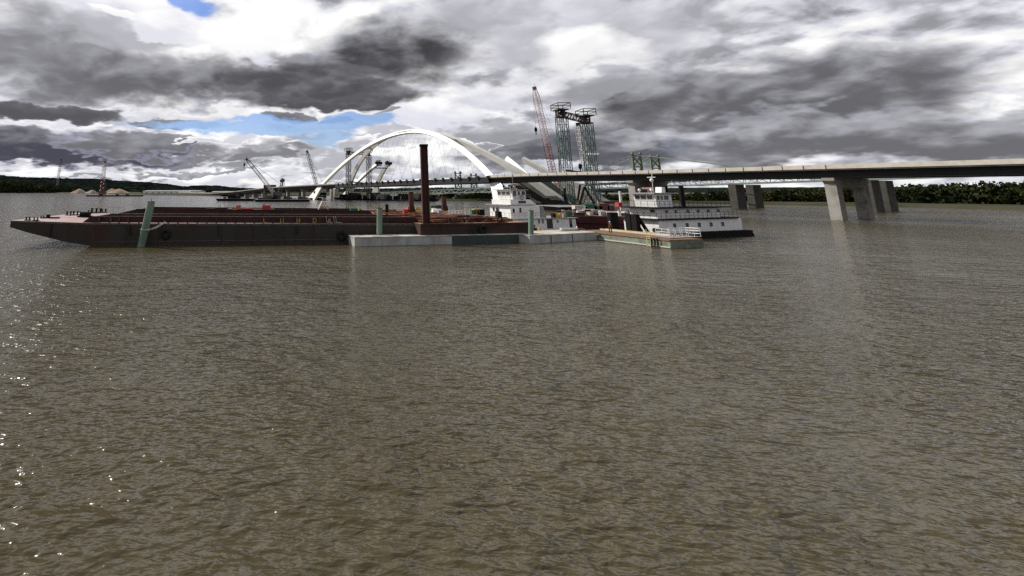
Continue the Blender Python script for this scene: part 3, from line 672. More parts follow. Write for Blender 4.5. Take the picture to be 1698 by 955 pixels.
# ---- cranes and tower above the deck on the left
q = at(452, 310, 560); q.z = 9
crane(W(453,331)+Vector((0,30,2)), at(408.5,263.5,480), 'dark blue lattice crane leaning left over the left approach', ('boomwhite','boomblue','boomblue','black'), 2.8, cab=3.2, n=16, r=.26, hook=5)
crane(W(522,332)+Vector((4,30,2)), at(509,250.5,470), 'thin upright crane just left of the arch foot', ('cable','black','boomblue','black'), 2.2, cab=3, n=14, r=.2)
c = at(468, 300, 900); wt = thing('water_tower', (c.x, 900, 2), 'dark round water tower above the left approach deck', 'water tower')
zt = c.z; mb = MB(); mb.ball((c.x, 900, zt+1), 4.6, 14, 8, (1,1,.8)); mb.build('tank', 'boomblue', wt, smooth=True)
for i in range(5):
    a = 2*math.pi*i/5; MB().tube((c.x+3.6*math.cos(a), 900+3.6*math.sin(a), 1.5), (c.x+3.2*math.cos(a), 900+3.2*math.sin(a), zt), .45, 5).build('leg', 'grey', wt)
MB().tube((c.x,900,1.5),(c.x,900,zt-2), 1.0, 8).build('riser', 'grey', wt)
a = at(437, 312, 545); b = at(456.5, 312, 545); zt = at(437, 307, 545).z
c_ = thing('control_house', (a.x, 545, 1), 'flat dark box house raised on legs beside the left approach', 'building')
MB().box(a.x, b.x, 545, 552, zt-4.5, zt).build('wall', 'towerbrown', c_)
MB().box(a.x-.4, b.x+.4, 544.6, 552.4, zt+.01, zt+.4).build('roof', 'grey', c_)
for x in (a.x+.6, b.x-.6): MB().box(x-.4, x+.4, 546, 547, -1, zt-4.5).build('leg', 'concrete', c_)

# right cranes
crane(Vector((at(930,330,300).x, 300, 1.5)), at(886, 145, 292), 'tall red lattice crane, its boom reaching highest of all the cranes', ('boomred','boomred','boompink','boomred'), 2.6, mast=at(927,249,304), cab=3.2, n=34, r=.15, hook=24)
crane(Vector((at(985,330,300).x, 300, 1.5)), at(958.5, 205, 296), 'grey green crane standing between the two legs of the tall lifting frame', ('towergreen','grey','boomwhite','black'), 3.0, mast=at(990,262,306), cab=3, n=16, r=.17, hook=24)

# ================================================================ the raft of barges in front
b1a, b1b = W(250,407), W(570,403.5)
e1 = (b1b-b1a).normalized(); n1_ = Vector((-e1.y, e1.x, 0))
def L1(px, py, off=0): return on(px, py, b1a+n1_*off, e1)
t0, tipp = L1(18, 366)
RZ1 = math.atan2(e1.y, e1.x)
def hull_profile(top, bot, off=0):
    a = [(L1(x, y, off)) for x, y in top]; b = [(L1(x, y, off)) for x, y in bot]
    return [(t, p.z) for t, p in a], [(t, p.z) for t, p in b]
top, bot = hull_profile([(18,366),(60,367.2),(100,368.5),(150,370),(240,371),(420,371.3),(560,371),(697,371.4)], [(16.5,376.5),(40,384),(80,394),(110,401.5),(140,406)])
tEnd = L1(697, 371.4)[0]
SIDE = top+[(tEnd, -1.2)]+[(bot[-1][0]+7, -1.2)]+bot[::-1]
def side_pts(prof, off): return [b1a+e1*t+n1_*off+UP*z for t, z in prof]
BW = 11.0
hb = thing('hopper_barge', (b1a+e1*t0), 'long dark hopper barge with raked bow lying across the foreground', 'barge', 'raft of work barges', RZ1)
mb = MB(); mb.extr(side_pts(SIDE, 0), n1_*BW); mb.build('hull', 'hullgrey', hb)
# deck plates on top following the sheer
def deck_strip(prof, o0, o1, h0, h1):
    mb = MB(); n = len(prof); vs = []
    for t, z in prof:
        a = b1a+e1*t; vs += [a+n1_*o0+UP*(z+h0), a+n1_*o1+UP*(z+h0), a+n1_*o1+UP*(z+h1), a+n1_*o0+UP*(z+h1)]
    mb.add(vs, [(k*4+i, (k+1)*4+i, (k+1)*4+(i+1)%4, k*4+(i+1)%4) for k in range(n-1) for i in range(4)]+[(0,1,2,3),((n-1)*4+3,(n-1)*4+2,(n-1)*4+1,(n-1)*4)])
    return mb
deck_strip(top, .02, BW-.02, .004, .03).build('deck', 'deckpink', hb)
deck_strip([(t, z-.22) for t, z in top], -.06, -.001, 0, .16).build('rubbing_strake', 'rim', hb)
wl = [(bot[-1][0]+1.5, .55), (tEnd, .55)]
deck_strip(wl, -.05, -.001, 0, .08).build('weld_seam', 'rim', hb)
HSEAM = [-22+i*4.6 for i in range(13)]
def ztop(t):
    for (a, za), (b, zb) in zip(top[:-1], top[1:]):
        if a <= t <= b: return za+(zb-za)*(t-a)/(b-a)
    return top[-1][1]
def coaming(par, px0, px1, py_top0, py_top1, off, width, slant, m, th=.25, rimm='rim', s0=1.2, s1=1.6, short=0):
    """four walls of a cargo hopper; the near one is placed from its sighted ends"""
    ta, pa = L1(px0, py_top0, off); tb, pb = L1(px1, py_top1, off)
    def wall(o, sh=0):
        a, b = b1a+e1*ta+n1_*o, b1a+e1*(tb-sh)+n1_*o
        pts = [a+UP*pa.z, b+UP*pb.z, b+e1*s1+UP*(ztop(min(tb+s1, tEnd-.1))+.02), a-e1*s0+UP*(ztop(ta-s0)+.02)]
        mb = MB(); mb.extr(pts, n1_*th); return mb.build('coaming', m, par)
    w1 = wall(off); w2 = wall(off+width, short)
    for o in (off, off+width):
        a, b = b1a+e1*ta+n1_*(o-.06), b1a+e1*(tb-(short if o > off else 0))+n1_*(o-.06)
        mb = MB(); mb.extr([a+UP*(pa.z+.003), b+UP*(pb.z+.003), b+UP*(pb.z+.10), a+UP*(pa.z+.10)], n1_*(th+.12)); mb.build('coaming_rim', rimm, par)
    for t_, z_, sg in ((ta, pa.z, -1), (tb, pb.z, 1)):
        a = b1a+e1*(t_+sg*.03)+n1_*(off+th+.003); mb = MB(); s_ = (s0 if sg < 0 else s1)*sg
        mb.extr([a+UP*z_, a+e1*.2*sg+UP*z_, a+e1*(.2*sg+s_)+UP*ztop(t_), a+e1*s_*.5+UP*ztop(t_)], n1_*(width-th-.006)-(e1*short if sg > 0 else e1*0)); mb.build('coaming_end', m, par)
    return ta, tb, pa.z, pb.z
for i, t in enumerate(HSEAM):
    if t > bot[-1][0]+1 and t < tEnd-1: MB().beam(b1a+e1*t-n1_*.02+UP*-.3, b1a+e1*t-n1_*.02+UP*(ztop(t)-.28), .035, .12, n1_).build('plate_seam', 'hullbrown' if i % 3 else 'rim', hb)
for i, t in enumerate((-14.2, -3.1, 9.7, 21.4)):
    if t < tEnd-1: MB().beam(b1a+e1*t-n1_*.016+UP*(1.2+.2*(i % 2)), b1a+e1*t-n1_*.016+UP*(ztop(t)-.26), .03, .5+.2*(i % 2), n1_).build('rust_run', 'maroon', hb)
cta, ctb, cza, czb = coaming(hb, 152, 686, 359.4, 360.6, .75, BW-2.2, 1, 'maroon', short=2.6)
# ribs and fittings on the near coaming
for i in range(34):
    t = cta+1.2+(ctb-cta-2)*i/33; a = b1a+e1*t+n1_*.62; z = ztop(t)
    MB().beam(a+UP*(z+.02), a+n1_*.1+UP*(cza+(czb-cza)*i/33-.12), .09, .22, e1).build('coaming_stay', 'maroon', hb)
# lettering
GL = {'L': [((0,0),(0,1)),((0,0),(.6,0))], 'U': [((0,1),(0,.15)),((0,.15),(.15,0)),((.15,0),(.5,0)),((.5,0),(.65,.15)),((.65,.15),(.65,1))],
 'N': [((0,0),(0,1)),((0,1),(.65,0)),((.65,0),(.65,1))], 'D': [((0,0),(0,1)),((0,1),(.42,1)),((.42,1),(.66,.76)),((.66,.76),(.66,.24)),((.66,.24),(.42,0)),((.42,0),(0,0))],
 'A': [((0,0),(.34,1)),((.34,1),(.68,0)),((.14,.36),(.54,.36))]}
for ch, px in zip('LUNDA', (437.2, 465.2, 492.3, 519.4, 543.8)):
    t, p_ = L1(px, 368.8, .60); t2, q_ = L1(px, 362.2, .60); hgt = q_.z-p_.z; w_ = hgt*1.12
    mb = MB(); a0 = b1a+e1*t+n1_*.60+UP*p_.z
    for (x0, y0), (x1, y1) in GL[ch]:
        A_, B_ = a0+e1*x0*w_+UP*y0*hgt, a0+e1*x1*w_+UP*y1*hgt; d_ = (B_-A_).normalized()*.055; mb.beam(A_-d_, B_+d_, .06 if abs((B_-A_).normalized().z) < .3 else .13, .13 if abs((B_-A_).normalized().z) < .3 else .06, n1_ if abs((B_-A_).normalized().z) > .3 else UP)
    mb.build('painted_letter', 'lettery', hb)
def bitt(P, par, s=1.0, m='black', rz=RZ1, name='bitt'):
    mb = MB(); ex = Vector((math.cos(rz), math.sin(rz), 0))
    mb.beam(P-ex*.7*s+UP*.08, P+ex*.7*s+UP*.08, .6*s, .14)
    for k in (-.38, .38): mb.tube(P+ex*k*s+UP*.1, P+ex*k*s+UP*.75*s, .16*s, 8); mb.tube(P+ex*k*s+UP*.72*s, P+ex*k*s+UP*.86*s, .24*s, 8)
    return mb.build(name, m, par)
def deckpt(px, py): # point on the sheered bow deck
    z = 3.5
    for _ in range(4): p_ = W(px, py, z); z = ztop((p_-b1a).dot(e1))
    p_ = W(px, py, z); return Vector((p_.x, p_.y, z+.03))
for px, py, s_ in ((46,366,.6),(59,366.6,.6),(70,362.4,.5)): bitt(deckpt(px, py), hb, s_)
p_ = deckpt(84, 362.3); mb = MB(); mb.beam(p_-e1*1.2+UP*.1, p_+e1*1.3+UP*.1, .5, .2); mb.tube(p_-e1*.4+UP*.2, p_-e1*.4+UP*.6, .3, 8); mb.build('fairlead', 'black', hb)
p_ = deckpt(141, 360.5); mb = MB(); mb.tube(p_-e1*.8+UP*.45, p_+e1*.8+UP*.45, .45, 10); mb.beam(p_-e1*1.1+UP*.12, p_+e1*1.1+UP*.12, 1.2, .24); mb.build('winch', 'black', hb)
for x in (165, 184, 198, 213):
    t, p_ = L1(x, 364, .58); a = b1a+e1*t+n1_*.58; MB().beam(a+UP*(p_.z-.25), a+UP*(p_.z+.25), .12, .45, n1_).build('vent_plate', 'rim', hb)

# barge behind, rafted alongside
OFB = BW+.35; BB = 16.0
hb2 = thing('hopper_barge', b1a+e1*t0+n1_*OFB, 'second dark hopper barge rafted behind the lettered one, higher coaming', 'barge', 'raft of work barges', RZ1)
tB0 = (deckpt(90,358)-b1a).dot(e1)
SIDE2 = [(t-0.2, z) for t, z in SIDE[:8]]; tE2 = L1(617, 352, OFB)[0]
SIDE2 = [p_ for p_ in SIDE2 if p_[0] < tE2-1]+[(tE2, 3.1), (tE2, -1.2)]+[(bot[-1][0]+7, -1.2)]+bot[::-1]
mb = MB(); mb.extr(side_pts(SIDE2, OFB), n1_*BB); mb.build('hull', 'hullbrown', hb2)
deck_strip([(t, z) for t, z in top if t < tE2-.5]+[(tE2-.05, 3.1)], OFB+.02, OFB+BB-.02, .006, .032).build('deck', 'deckpink', hb2)
ta2, tb2, za2, zb2 = coaming(hb2, 226, 612, 347.4, 350.4, OFB+1.2, 11.5, 1, 'maroon', .25, 'black', 6.5, 1.5)
for px, py, s_ in ((114,357.4,.8),(125,357.2,.85),(131,354,.6),(149,354,.7),(156,353.5,1.1),(163,353,1.0),(172,353,.9)): bitt(deckpt(px, py), hb2, s_)
mb = MB()
pts = [deckpt(x, 352.5) for x in (178, 187, 196, 205)]
for q in pts: mb.tube(q, q+UP*1.0, .035, 4)
mb.path([q+UP*1.0 for q in pts], .03, 4); mb.build('guard_rail', 'grey', hb2)
zB = (za2+zb2)/2
def onB(px, py, off=OFB+1.35):
    t, p_ = L1(px, py, off); return b1a+e1*t+n1_*off, p_.z
def topbox(px0, px1, pyt, m, name, label, cat, deep=1.6, base=None, rm=None):
    a, za = onB(px0, pyt); b, _ = onB(px1, pyt); zb_ = base if base is not None else zB+.1
    a = a+n1_*.05; b = b+n1_*.05
    o = thing(name, Vector((a.x, a.y, zb_)), label, cat, None, RZ1)
    mb = MB(); mb.extr([a+UP*zb_, b+UP*zb_, b+UP*za, a+UP*za], n1_*deep); mb.build('body', m, o)
    L_ = (b-a).length
    mb = MB(); mb.extr([a-e1*.04+UP*(za+.002)-n1_*.04, b+e1*.04+UP*(za+.002)-n1_*.04, b+e1*.04+UP*(za+.07)-n1_*.04, a-e1*.04+UP*(za+.07)-n1_*.04], n1_*(deep+.08)); mb.build('lid', rm or m, o)
    return o, a, b, za
# planks laid across the coaming carry the boxes
mb = MB(); aa, _ = onB(340, 347); bb, _ = onB(455, 347); mb.extr([aa+UP*(zB+.02-.0), bb+UP*(zB+.02), bb+UP*(zB+.10), aa+UP*(zB+.10)], n1_*2.6); mb.v = [v+n1_*.02+UP*.09 for v in mb.v]
solo(mb, 'timber_platform', 'wood', aa+UP*(zB+.11), 'thin timber platform on the rear coaming carrying the red boxes', 'platform')
PB = zB+.20
topbox(342, 356, 346.2, 'maroon', 'storage_box', 'low dull red box, leftmost on the rear barge', 'box', base=PB)
o, a, b, z_ = topbox(356.5, 376, 344.2, 'maroon', 'storage_box', 'longer dark red box with thin posts standing on its lid', 'box', base=PB, rm='grey')
for k in (.3, .45, .8, .98): mb = MB(); mb.tube(a.lerp(b, k)+n1_*.4+UP*z_, a.lerp(b, k)+n1_*.4+UP*(z_+.45), .04, 4); mb.build('post', 'black', o)
topbox(378, 384, 346.2, 'grey', 'storage_box', 'small grey box between the dark red box and the red tank', 'box', base=PB)
o, a, b, z_ = topbox(391.5, 399, 341.3, 'orange', 'fuel_tank', 'small orange red fuel tank with a pale cap, upright on the rear barge', 'tank', 1.0, PB, 'red')
c_ = (a+b)/2+n1_*.5; mb = MB(); mb.tube(c_+UP*(z_+.07), c_+UP*(z_+.2), .25, 10); mb.build('cap', 'tan', o)
topbox(400, 418, 346.2, 'maroon', 'storage_box', 'long low red box right of the small orange tank', 'box', base=PB, rm='red')
o, a, b, z_ = topbox(434.6, 448.6, 341.4, 'red', 'generator', 'bright red generator set with pale top on the rear barge', 'generator', 1.2, PB, 'red')
mb = MB(); mb.beam(a.lerp(b,.45)+n1_*.6+UP*(z_+.12), a.lerp(b,.8)+n1_*.6+UP*(z_+.12), .5, .08); mb.build('panel', 'tan', o)
mb = MB(); mb.tube(a.lerp(b,.2)+n1_*.6+UP*(z_+.07), a.lerp(b,.2)+n1_*.6+UP*(z_+.35), .07, 6); mb.build('exhaust_pipe', 'black', o)
# davit frame and heap of gear
a, z_ = onB(526, 349); b, _ = onB(556, 349); o = thing('davit', a+UP*zB, 'small white A-frame davit over a tangle of gear on the rear barge', 'davit', None, RZ1)
mb = MB(); q0, _ = onB(528,350); q1, z1 = onB(534,334.5); q2, z2 = onB(547.5,334.5); z0 = zB+.12
for k in (0, 1.2): mb.tube(q0+n1_*k+UP*z0, q1+n1_*k+UP*z1, .07, 5); mb.tube(q1+n1_*k+UP*z1, q2+n1_*k+UP*z2, .09, 5)
mb.tube(q1+UP*z1, q1+n1_*1.2+UP*z1, .07, 5); mb.tube(q0.lerp(q1,.5)+UP*(z0+(z1-z0)*.5), q0.lerp(q1,.5)+n1_*1.2+UP*(z0+(z1-z0)*.5), .06, 5)
q3, _ = onB(544, 349); mb.tube(q1+UP*z1, q3+UP*z0, .05, 5); mb.build('frame', 'white', o)
mb = MB()
for k in range(26):
    c_, _ = onB(530+24*rnd.random(), 349); c_ = c_+n1_*1.0*rnd.random()+UP*(zB+.2+.5*rnd.random()); v = Vector((rnd.random()-.5, rnd.random()-.5, (rnd.random()-.5)*.6))*1.6
    mb.tube(c_-v*.5, c_+v*.5, .05, 4)
solo(mb, 'loose_gear', 'rust', q0+UP*(zB+.1), 'tangle of rods and lines under the white davit on the rear barge', 'loose gear', kind='stuff')

# tyres hung on the near hull
for px, py, lab in ((275,388.5,'black tyre fender hanging on the hull right of the leaning green pile'),(566,391,'black tyre fender hanging on the hull just left of the pale float')):
    t, p_ = L1(px, py, -.22); c_ = b1a+e1*t-n1_*.22; o = thing('tyre_fender', c_+UP*(p_.z-.75), lab, 'tyre', 'tyre fenders', RZ1)
    mb = MB(); mb.torus(c_+UP*p_.z, n1_, .56, .20, 22, 8); mb.build('tyre', 'rubber', o, smooth=True)
    mb = MB(); 
    for k in (-.25, .25): mb.tube(c_+e1*k+UP*(p_.z+.6), c_+e1*k+UP*(ztop(t)-.02), .03, 4)
    mb.build('chain', 'rim', o)
# green piles
def pile(px0, py0, px1, py1, Y, wpx, label, m='green', sheet=True, zb=-2, name='mooring_pile', group='green mooring piles', cat='pile', rodt=True, Y1=None):
    a = at(px0, py0, Y); b = at(px1, py1, Y1 or Y); d = b-a; a0 = a-d.normalized()*(a.z-zb)/d.normalized().z; r_ = wpx/F*Y/2
    o = thing(name, Vector((a.x, a.y, max(zb, 0))), label, cat, group)
    mb = MB(); mb.tube(a0, b, r_, 20); mb.build('shaft', m, o, smooth=False)
    if rodt: mb = MB(); mb.tube(b, b+UP*.06, r_*1.04, 20); mb.build('cap', 'black', o); mb = MB(); mb.tube(b, b+UP*.45, .04, 4); mb.build('rod', 'black', o)
    return o, a, b
o, pa_, pb_ = pile(234.5, 407, 251, 334.5, 79.3, 12, 'leaning green mooring pile in front of the long dark hull, tied with rope')
pile(629, 400, 629.5, 345.5, 82.9, 9, 'upright green mooring pile behind the left pale float')
pile(880.5, 392, 880.5, 349.5, 84.6, 8, 'upright green mooring pile in front of the white towboat')
# mooring rope
t, q = L1(274, 368.5, -.1); q = b1a+e1*t-n1_*.1+UP*q.z; rp = at(240.5, 381, 78.5); 
mb = MB(); mb.torus(at(240.5,381,79.3), (pb_-pa_).normalized(), .62, .05, 16, 5)
for k in (0, .35):
    pts = [rp.lerp(q+UP*k*.3, i/8)-UP*(.35*math.sin(math.pi*i/8)*(1-k)) for i in range(9)]; mb.path(pts, .045, 5)
solo(mb, 'mooring_rope', 'rope', rp, 'pale double rope from the leaning green pile to the hull', 'rope')

# ---------------------------------------------------------------- pontoons in front
FZ = 1.3
fa, fb_ = W(588, 408.5), W(850, 402.2); fe = (fb_-fa).normalized(); fn = Vector((-fe.y, fe.x, 0)); FRZ = math.atan2(fe.y, fe.x)
def pontoon(P, e, n, L_, w_, h_, m, label, topm='floattop', ribs=0, rake=0):
    o = thing('pontoon', P, label, 'pontoon', 'pontoons moored in front of the barges', math.atan2(e.y, e.x))
    mb = MB(); mb.extr([P+UP*(h_-.13), P+e*L_+UP*(h_-.13), P+e*L_-UP*.8, P+e*rake-UP*.8], n*w_); mb.build('hull', m, o)
    mb = MB(); mb.extr([P-e*.06-n*.06+UP*(h_-.127), P+e*(L_-.04)-n*.06+UP*(h_-.127), P+e*(L_-.04)-n*.06+UP*h_, P-e*.06-n*.06+UP*h_], n*(w_+.12)); mb.build('deck', topm, o)
    for k in range(ribs):
        q = P+e*(L_*(k+.35)/ribs); MB().beam(q-n*.04+UP*-.3, q-n*.04+UP*(h_-.16), .16, .08, n).build('fender_strip', 'black', o)
    for k in (.12, .5, .88):
        q = P+e*L_*k+n*w_*.85+UP*h_; mb = MB(); mb.beam(q-e*.3+UP*.15, q+e*.3+UP*.15, .12, .1); mb.beam(q-e*.15+UP*.0, q-e*.15+UP*.14, .08, .08, e); mb.beam(q+e*.15+UP*.0, q+e*.15+UP*.14, .08, .08, e); mb.build('cleat', 'black', o)
    return o
def Lf(px, py): return on(px, py, fa, fe)[0]
l1 = Lf(750, 403.8); l2 = Lf(851, 401.8)
pontoon(fa, fe, fn, l1-.03, 3.5, FZ, 'floatwhite', 'pale grey pontoon nearest the camera with its end face lit', ribs=0)
pontoon(fa+fe*(l1+.03), fe, fn, l2-l1-.06+2.5, 3.45, FZ+.02, 'floatgreen', 'dark green sided pontoon between the two pale ones', ribs=0)
ca, cb = W(879, 404), W(990, 397.5); ce = (cb-ca).normalized(); cn = Vector((-ce.y, ce.x, 0))
cL = (cb-ca).length
cl = W(851, 400.8); cld = (cl-ca); 
o = thing('pontoon', ca, 'wide pale pontoon with angled left end in front of the towboat', 'pontoon', 'pontoons moored in front of the barges', math.atan2(ce.y, ce.x))
hx = 1.22; foot = [ca, cb, cb+cn*7.5, ca+cn*5.2+ce*.5, cl]
foot = [ca, cb, cb+cn*6.6, ca+cn*6.2+ce*3.2, cl]
mb = MB(); mb.prism([(q.x, q.y) for q in foot], -.8, hx-.13); mb.build('hull', 'floatwhite', o)
cen = sum(foot, Vector())/5; mb = MB(); mb.prism([tuple((q+(q-cen).normalized()*.07)[:2]) for q in foot], hx-.127, hx); mb.build('deck', 'floattop', o)
for k in (.3, .62): q = ca.lerp(cb, k)-cn*.03; MB().beam(q-UP*.3, q+UP*(hx-.16), .1, .06, cn).build('fender_strip', 'black', o)

# ---------------------------------------------------------------- deck barge with the scrap, right of the lettered one
da, db = W(696, 371.4, 2.95), W(876, 368.6, 2.95); da.z = db.z = 0
de = (db-da).normalized(); dn = Vector((-de.y, de.x, 0)); DRZ = math.atan2(de.y, de.x); DL = (db-da).length; DZ = 2.95
if (da-b1a).dot(n1_) < .2: pass
o = dbg = thing('deck_barge', da, 'rust brown deck barge heaped with steel behind the pontoons', 'barge', 'raft of work barges', DRZ)
def slab(P, e, n, L_, w_, z0, z1): mb = MB(); mb.extr([P+UP*z1, P+e*L_+UP*z1, P+e*L_+UP*z0, P+UP*z0], n*w_); return mb
DW = 14.0
slab(da+de*.1, de, dn, DL-.1, DW, -1, DZ).build('hull', 'hullbrown', dbg)
slab(da+de*.15+dn*.05, de, dn, DL-.2, DW-.1, DZ+.003, DZ+.03).build('deck', 'deckrust', dbg)
slab(da+de*.1-dn*.07, de, dn, DL-.1, .067, DZ-.3, DZ-.12).build('rubbing_strake', 'rustpile', dbg)
for k in (.30, .75): bitt(da+de*DL*k+dn*.6+UP*(DZ+.03), dbg, .9, 'rustpile', DRZ)
o = thing('tyre_fender', da+de*DL*.56-dn*.2+UP*1.3, 'tyre fender on the deck barge hull above the dark green pontoon', 'tyre', 'tyre fenders', DRZ)
mb = MB(); mb.torus(da+de*DL*.56-dn*.28+UP*2.0, dn, .5, .18, 20, 8); mb.build('tyre', 'rubber', o, smooth=True)
# barge behind it
ea = da+dn*(DW+.4)-de*1.4; dbg2 = thing('deck_barge', ea, 'salmon decked barge behind the scrap barge carrying two tall brown piles', 'barge', 'raft of work barges', DRZ)
ea = ea if (ea-b1a).dot(n1_) > 0 else ea
EL = 17.0; EW = 30.0; E0 = 3.25
slab(ea, de, dn, EL, EW, -1, E0).build('hull', 'hullbrown', dbg2)
slab(ea+de*.05+dn*.05, de, dn, EL-.1, EW-.1, E0+.003, E0+.04).build('deck', 'deckrust', dbg2)
EZ = E0+.04
def onz(px, py, z): return W(px, py, z)
# tall H pile in front
P = W(706.8, 370.6, DZ+.03); tz = at(706.5, 243, P.y).z
o = thing('steel_pile', P, 'tallest dark brown steel pile rising from the scrap barge before the arch', 'pile', 'brown steel piles')
mb = MB(); r_ = .46
for k in (-1, 1): mb.box(P.x+k*r_-.09, P.x+k*r_+.09, P.y-.42, P.y+.42, P.z, tz)
mb.box(P.x-r_+.09, P.x+r_-.09, P.y-.10, P.y+.10, P.z, tz); mb.build('shaft', 'rustpile', o)
MB().box(P.x-r_-.16, P.x+r_+.16, P.y-.5, P.y+.5, tz+.002, tz+.35).build('head', 'black', o)
for (px, pyt, pyb, wpx, lab) in ((682.5,317.5,356.5,8.2,'round brown pile standing left of the tallest one, on the salmon deck'),(737,326,354,8.2,'shorter round brown pile right of the tallest one')):
    P = W(px, pyb, EZ); z_ = at(px, pyt, P.y).z; r_ = wpx/F*P.y/2
    o = thing('steel_pile', P, lab, 'pile', 'brown steel piles'); mb = MB(); mb.tube(P, P+UP*(z_-P.z), r_, 20); mb.build('shaft', 'rustpile', o, smooth=False)
    mb = MB(); mb.tube(P, P+UP*.55, r_*1.5, 20); mb.build('collar', 'yellow' , o)
    for k in range(3): a_ = 2.1*k; mb = MB(); mb.beam(P+Vector((math.cos(a_), math.sin(a_), 0))*r_*1.5+UP*.02, P+Vector((math.cos(a_), math.sin(a_), 0))*r_*1.02+UP*1.6, .12, .3); mb.build('gusset', 'rustpile', o)
P = W(641.8, 358, 3.1); P = Vector((P.x, P.y, EZ)); z_ = at(641.8, 338.5, P.y).z
solo(MB().tube(P, P+UP*(z_-P.z), .32, 8), 'spud', 'black', P, 'thin black post between the green pile and the brown piles', 'post')

# steel pieces lying on the two decks
def beamshape(L_, w_, h_, kind):
    mb = MB()
    if kind == 0:
        mb.box(-L_/2, L_/2, -w_/2, w_/2, 0, .04); mb.box(-L_/2, L_/2, -w_/2, w_/2, h_-.04, h_); mb.box(-L_/2, L_/2, -.03, .03, .04, h_-.04)
    elif kind == 1: mb.tube((-L_/2,0,h_/2), (L_/2,0,h_/2), h_/2, 12)
    elif kind == 2:
        k = w_/4; prof = [(-2*k,h_),(-k,h_),(-.6*k,0),(.6*k,0),(k,h_),(2*k,h_)]
        for (y0, z0), (y1, z1) in zip(prof[:-1], prof[1:]): mb.hexa([(-L_/2,y0,z0),(L_/2,y0,z0),(L_/2,y1,z1),(-L_/2,y1,z1)], [(-L_/2,y0,z0+.06),(L_/2,y0,z0+.06),(L_/2,y1,z1+.06),(-L_/2,y1,z1+.06)])
    else:
        mb.box(-L_/2, L_/2, -w_/2, w_/2, 0, h_)
    return mb
protos = {}
def lay(kind, P, rz, L_, w_, h_, m, name, label, cat, group, tilt=0):
    key = (kind, L_, w_, h_, m)
    if key not in protos:
        me = bpy.data.meshes.new(name); mb = beamshape(L_, w_, h_, kind); me.from_pydata([tuple(v) for v in mb.v], [], mb.f); me.materials.append(M[m]); protos[key] = me
    o = bpy.data.objects.new(name, protos[key]); COL.objects.link(o); o.location = P; o.rotation_euler = (0, tilt, rz); return tag(o, label, cat, group)
def ondeck(px0, px1, py0, py1, z): return W(px0+(px1-px0)*rnd.random(), py0+(py1-py0)*rnd.random(), z)
spec = [(0,6.0,.35,.36,'rust','steel_beam','rust brown I-beam lying in the jumble on the scrap barge','beam','rusty I-beams on the scrap barge'),
        (2,7.5,.9,.30,'rust','sheet_pile','rust brown sheet pile lying on the scrap barge','sheet pile','sheet piles on the scrap barge'),
        (1,6.5,.3,.34,'rustpile','steel_pipe','dark brown steel pipe lying on the scrap barge','pipe','steel pipes on the scrap barge'),
        (2,5.0,.9,.30,'deckrust','sheet_pile','short orange brown sheet pile lying on the scrap barge','sheet pile','short sheet piles on the scrap barge')]
for i in range(110):
    k = spec[i % 4]; u_ = rnd.random(); v_ = .10+.80*rnd.random(); P = da+de*(2.8+(DL-6.0)*u_)+dn*(DW*v_)+UP*(DZ+.03+.02*(i % 3)+.95*max(0, rnd.random()-.25)*(1-abs(u_-.35)*1.4))
    lay(k[0], P, DRZ+(rnd.random()-.5)*.9+(.0 if i % 5 else 1.2), k[1], k[2], k[3], k[4], k[5], k[6], k[7], k[8], (rnd.random()-.5)*.03)
for i in range(22):
    P = ea+de*(3+(EL-6)*rnd.random())+dn*(EW*(.08+.8*rnd.random()))+UP*(EZ+.02+.2*rnd.random())
    lay(0 if i % 2 else 3, P, DRZ+(rnd.random()-.5)*.5, 5.5, .7, .3, 'rust' if i % 3 else 'tan', 'steel_beam' if i % 2 else 'timber_mat', 'rusty beam lying on the salmon rear deck' if i % 2 else 'flat slab lying on the salmon rear deck', 'beam' if i % 2 else 'slab', 'rusty beams on the rear deck' if i % 2 else 'slabs on the rear deck')
def drum(P, r_, h_, m, label, group=None, name='drum', cat='drum'):
    o = thing(name, P, label, cat, group); mb = MB(); mb.tube(P, P+UP*h_, r_, 14); mb.build('body', m, o)
    mb = MB(); mb.torus(P+UP*h_*.35, UP, r_, .03, 14, 4); mb.torus(P+UP*h_*.68, UP, r_, .03, 14, 4); mb.build('hoop', m, o); return o
def crate(P, sx_, sy_, sz_, m, label, rz=DRZ, name='crate', cat='crate', group=None, rm=None):
    o = thing(name, P, label, cat, group, rz); ex = Vector((math.cos(rz), math.sin(rz), 0)); ey = Vector((-ex.y, ex.x, 0))
    mb = MB(); mb.extr([P-ex*sx_/2-ey*sy_/2, P+ex*sx_/2-ey*sy_/2, P+ex*sx_/2-ey*sy_/2+UP*sz_, P-ex*sx_/2-ey*sy_/2+UP*sz_], ey*sy_); mb.build('body', m, o)
    mb = MB(); q = P+UP*(sz_+.002); mb.extr([q-ex*(sx_/2+.04)-ey*(sy_/2+.04), q+ex*(sx_/2+.04)-ey*(sy_/2+.04), q+ex*(sx_/2+.04)-ey*(sy_/2+.04)+UP*.08, q-ex*(sx_/2+.04)-ey*(sy_/2+.04)+UP*.08], ey*(sy_+.08)); mb.build('lid', rm or m, o)
    return o
drum(W(791,356.5,EZ), .95, 1.15, 'yellow', 'large yellow drum near the rear right corner of the salmon deck')
crate(W(797.5,357,EZ), 1.0, 1.2, 1.0, 'black', 'dark machine box beside the large yellow drum', name='machine_box', cat='box')
crate(W(784,356.8,EZ), .9, 1.2, .9, 'greenp', 'dark green box left of the large yellow drum', name='machine_box', cat='box')
drum(W(720,354.5,EZ), .5, 1.1, 'white', 'white drum just right of the tallest brown pile', name='drum')
